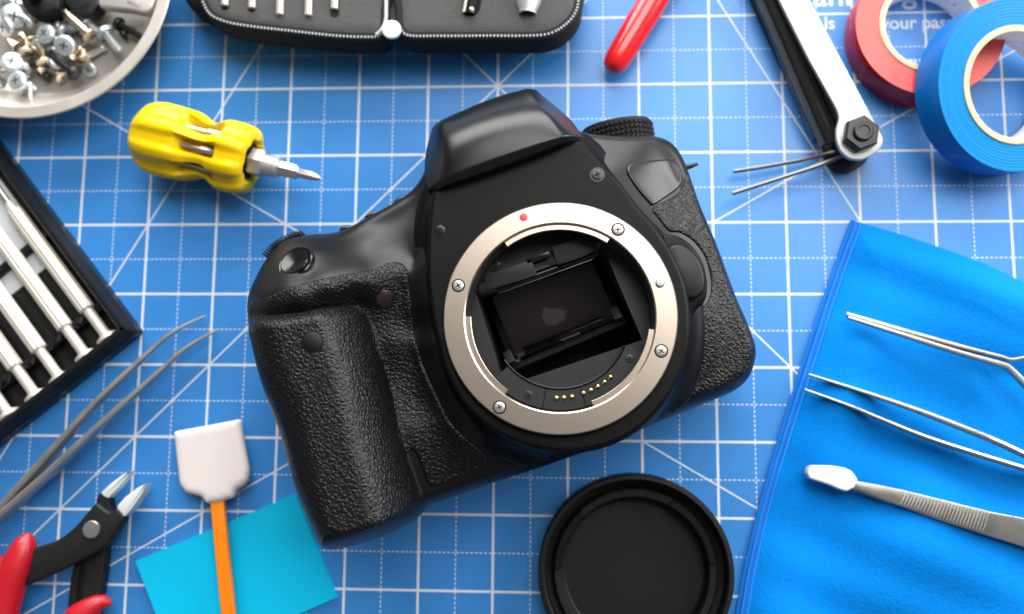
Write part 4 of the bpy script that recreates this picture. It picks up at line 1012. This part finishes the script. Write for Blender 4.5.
arm(cu, [(112, 602.5, 7), (104, 601.5, 7.5), (92, 607, 8), (76, 622, 8), (60, 645, 8)], [.8, 2.2, 3.0, 3.5, 4.0, 4.4]+[5]*8, [.8, 2.2, 3.0, 3.5, 4.0, 4.4]+[5]*8, M['red_grip'], 'handle', 20, 2.2)

# ------------------------------------------------------------------ note pad and sensor swab
npd = thing('note_pad', 'cyan blue paper note pad under the orange swab stick beside the camera', 'note pad', at(240, 560, 0))
NP = [(136.5, 561), (295.5, 494), (336.5, 598), (178, 668)]
for i in range(5):
    P = ats(NP, 2.0)[:, :2]; P = P+(P-P.mean(0))*.002*rnd.uniform(-1, 1)+np.array([rnd.uniform(-.15, .15), rnd.uniform(-.15, .15)])
    PR = ccw(resample(P, 2.5)); z1 = .3+i*.36
    def nz(Q, z1=z1, c=P.mean(0), e=(P[1]-P[0])/np.linalg.norm(P[1]-P[0])):
        Q = np.asarray(Q)[:, :2]; s = (Q-c)@e
        return np.c_[Q, z1+.6*np.maximum(0, (-s)/22)**2]
    obj('sheet', patch(PR, 4, nz, wall=[(0, z1-.3 if z1 > .3 else .02)]), M['note'], npd, angle=30)
sw = thing('sensor_swab', 'white headed cleaning swab with flat orange stick', 'swab', at(215, 500, 0))
SP = [(172, 431.5), (205, 425.5), (239, 419), (240.5, 432), (243, 447), (247.5, 470), (246.5, 481), (241, 487), (234.5, 490), (232.5, 498), (218, 502.5), (204.5, 504.5), (200.5, 497.5), (193, 495.5), (184, 493.5), (178, 485), (175.5, 463), (173.5, 445)]
SPW = ccw(resample(rounded(ats(SP, 8)[:, :2], 1.0, 3), 1.0))
def swz(Q):
    Q = np.asarray(Q)[:, :2]; d, _, _, ins = seg_dist(Q, SPW); d = np.where(ins, d, 0); k = np.clip(d/2.2, 0, 1)
    return np.c_[Q, 6.0+2.0*np.sqrt(np.clip(1-(1-k)**2, 0, 1))]
obj('pad', patch(SPW, 1.2, swz, rings=(.1, .35, .8, 1.4), wall=[(0, 5), (1.2, 3.6)]), M['swab'], sw, angle=80)
a, b = at(217, 497, 6.0), at(232, 650, 6.5)
d = b-a; L_ = np.linalg.norm(d[:2]); d /= np.linalg.norm(d)
obj('stick', MB().box((a+b)/2, (L_, 4.7, 1.8), np.c_[d, np.cross([0, 0, 1], d), np.cross(d, np.cross([0, 0, 1], d))], .5), M['orange'], sw, angle=50)
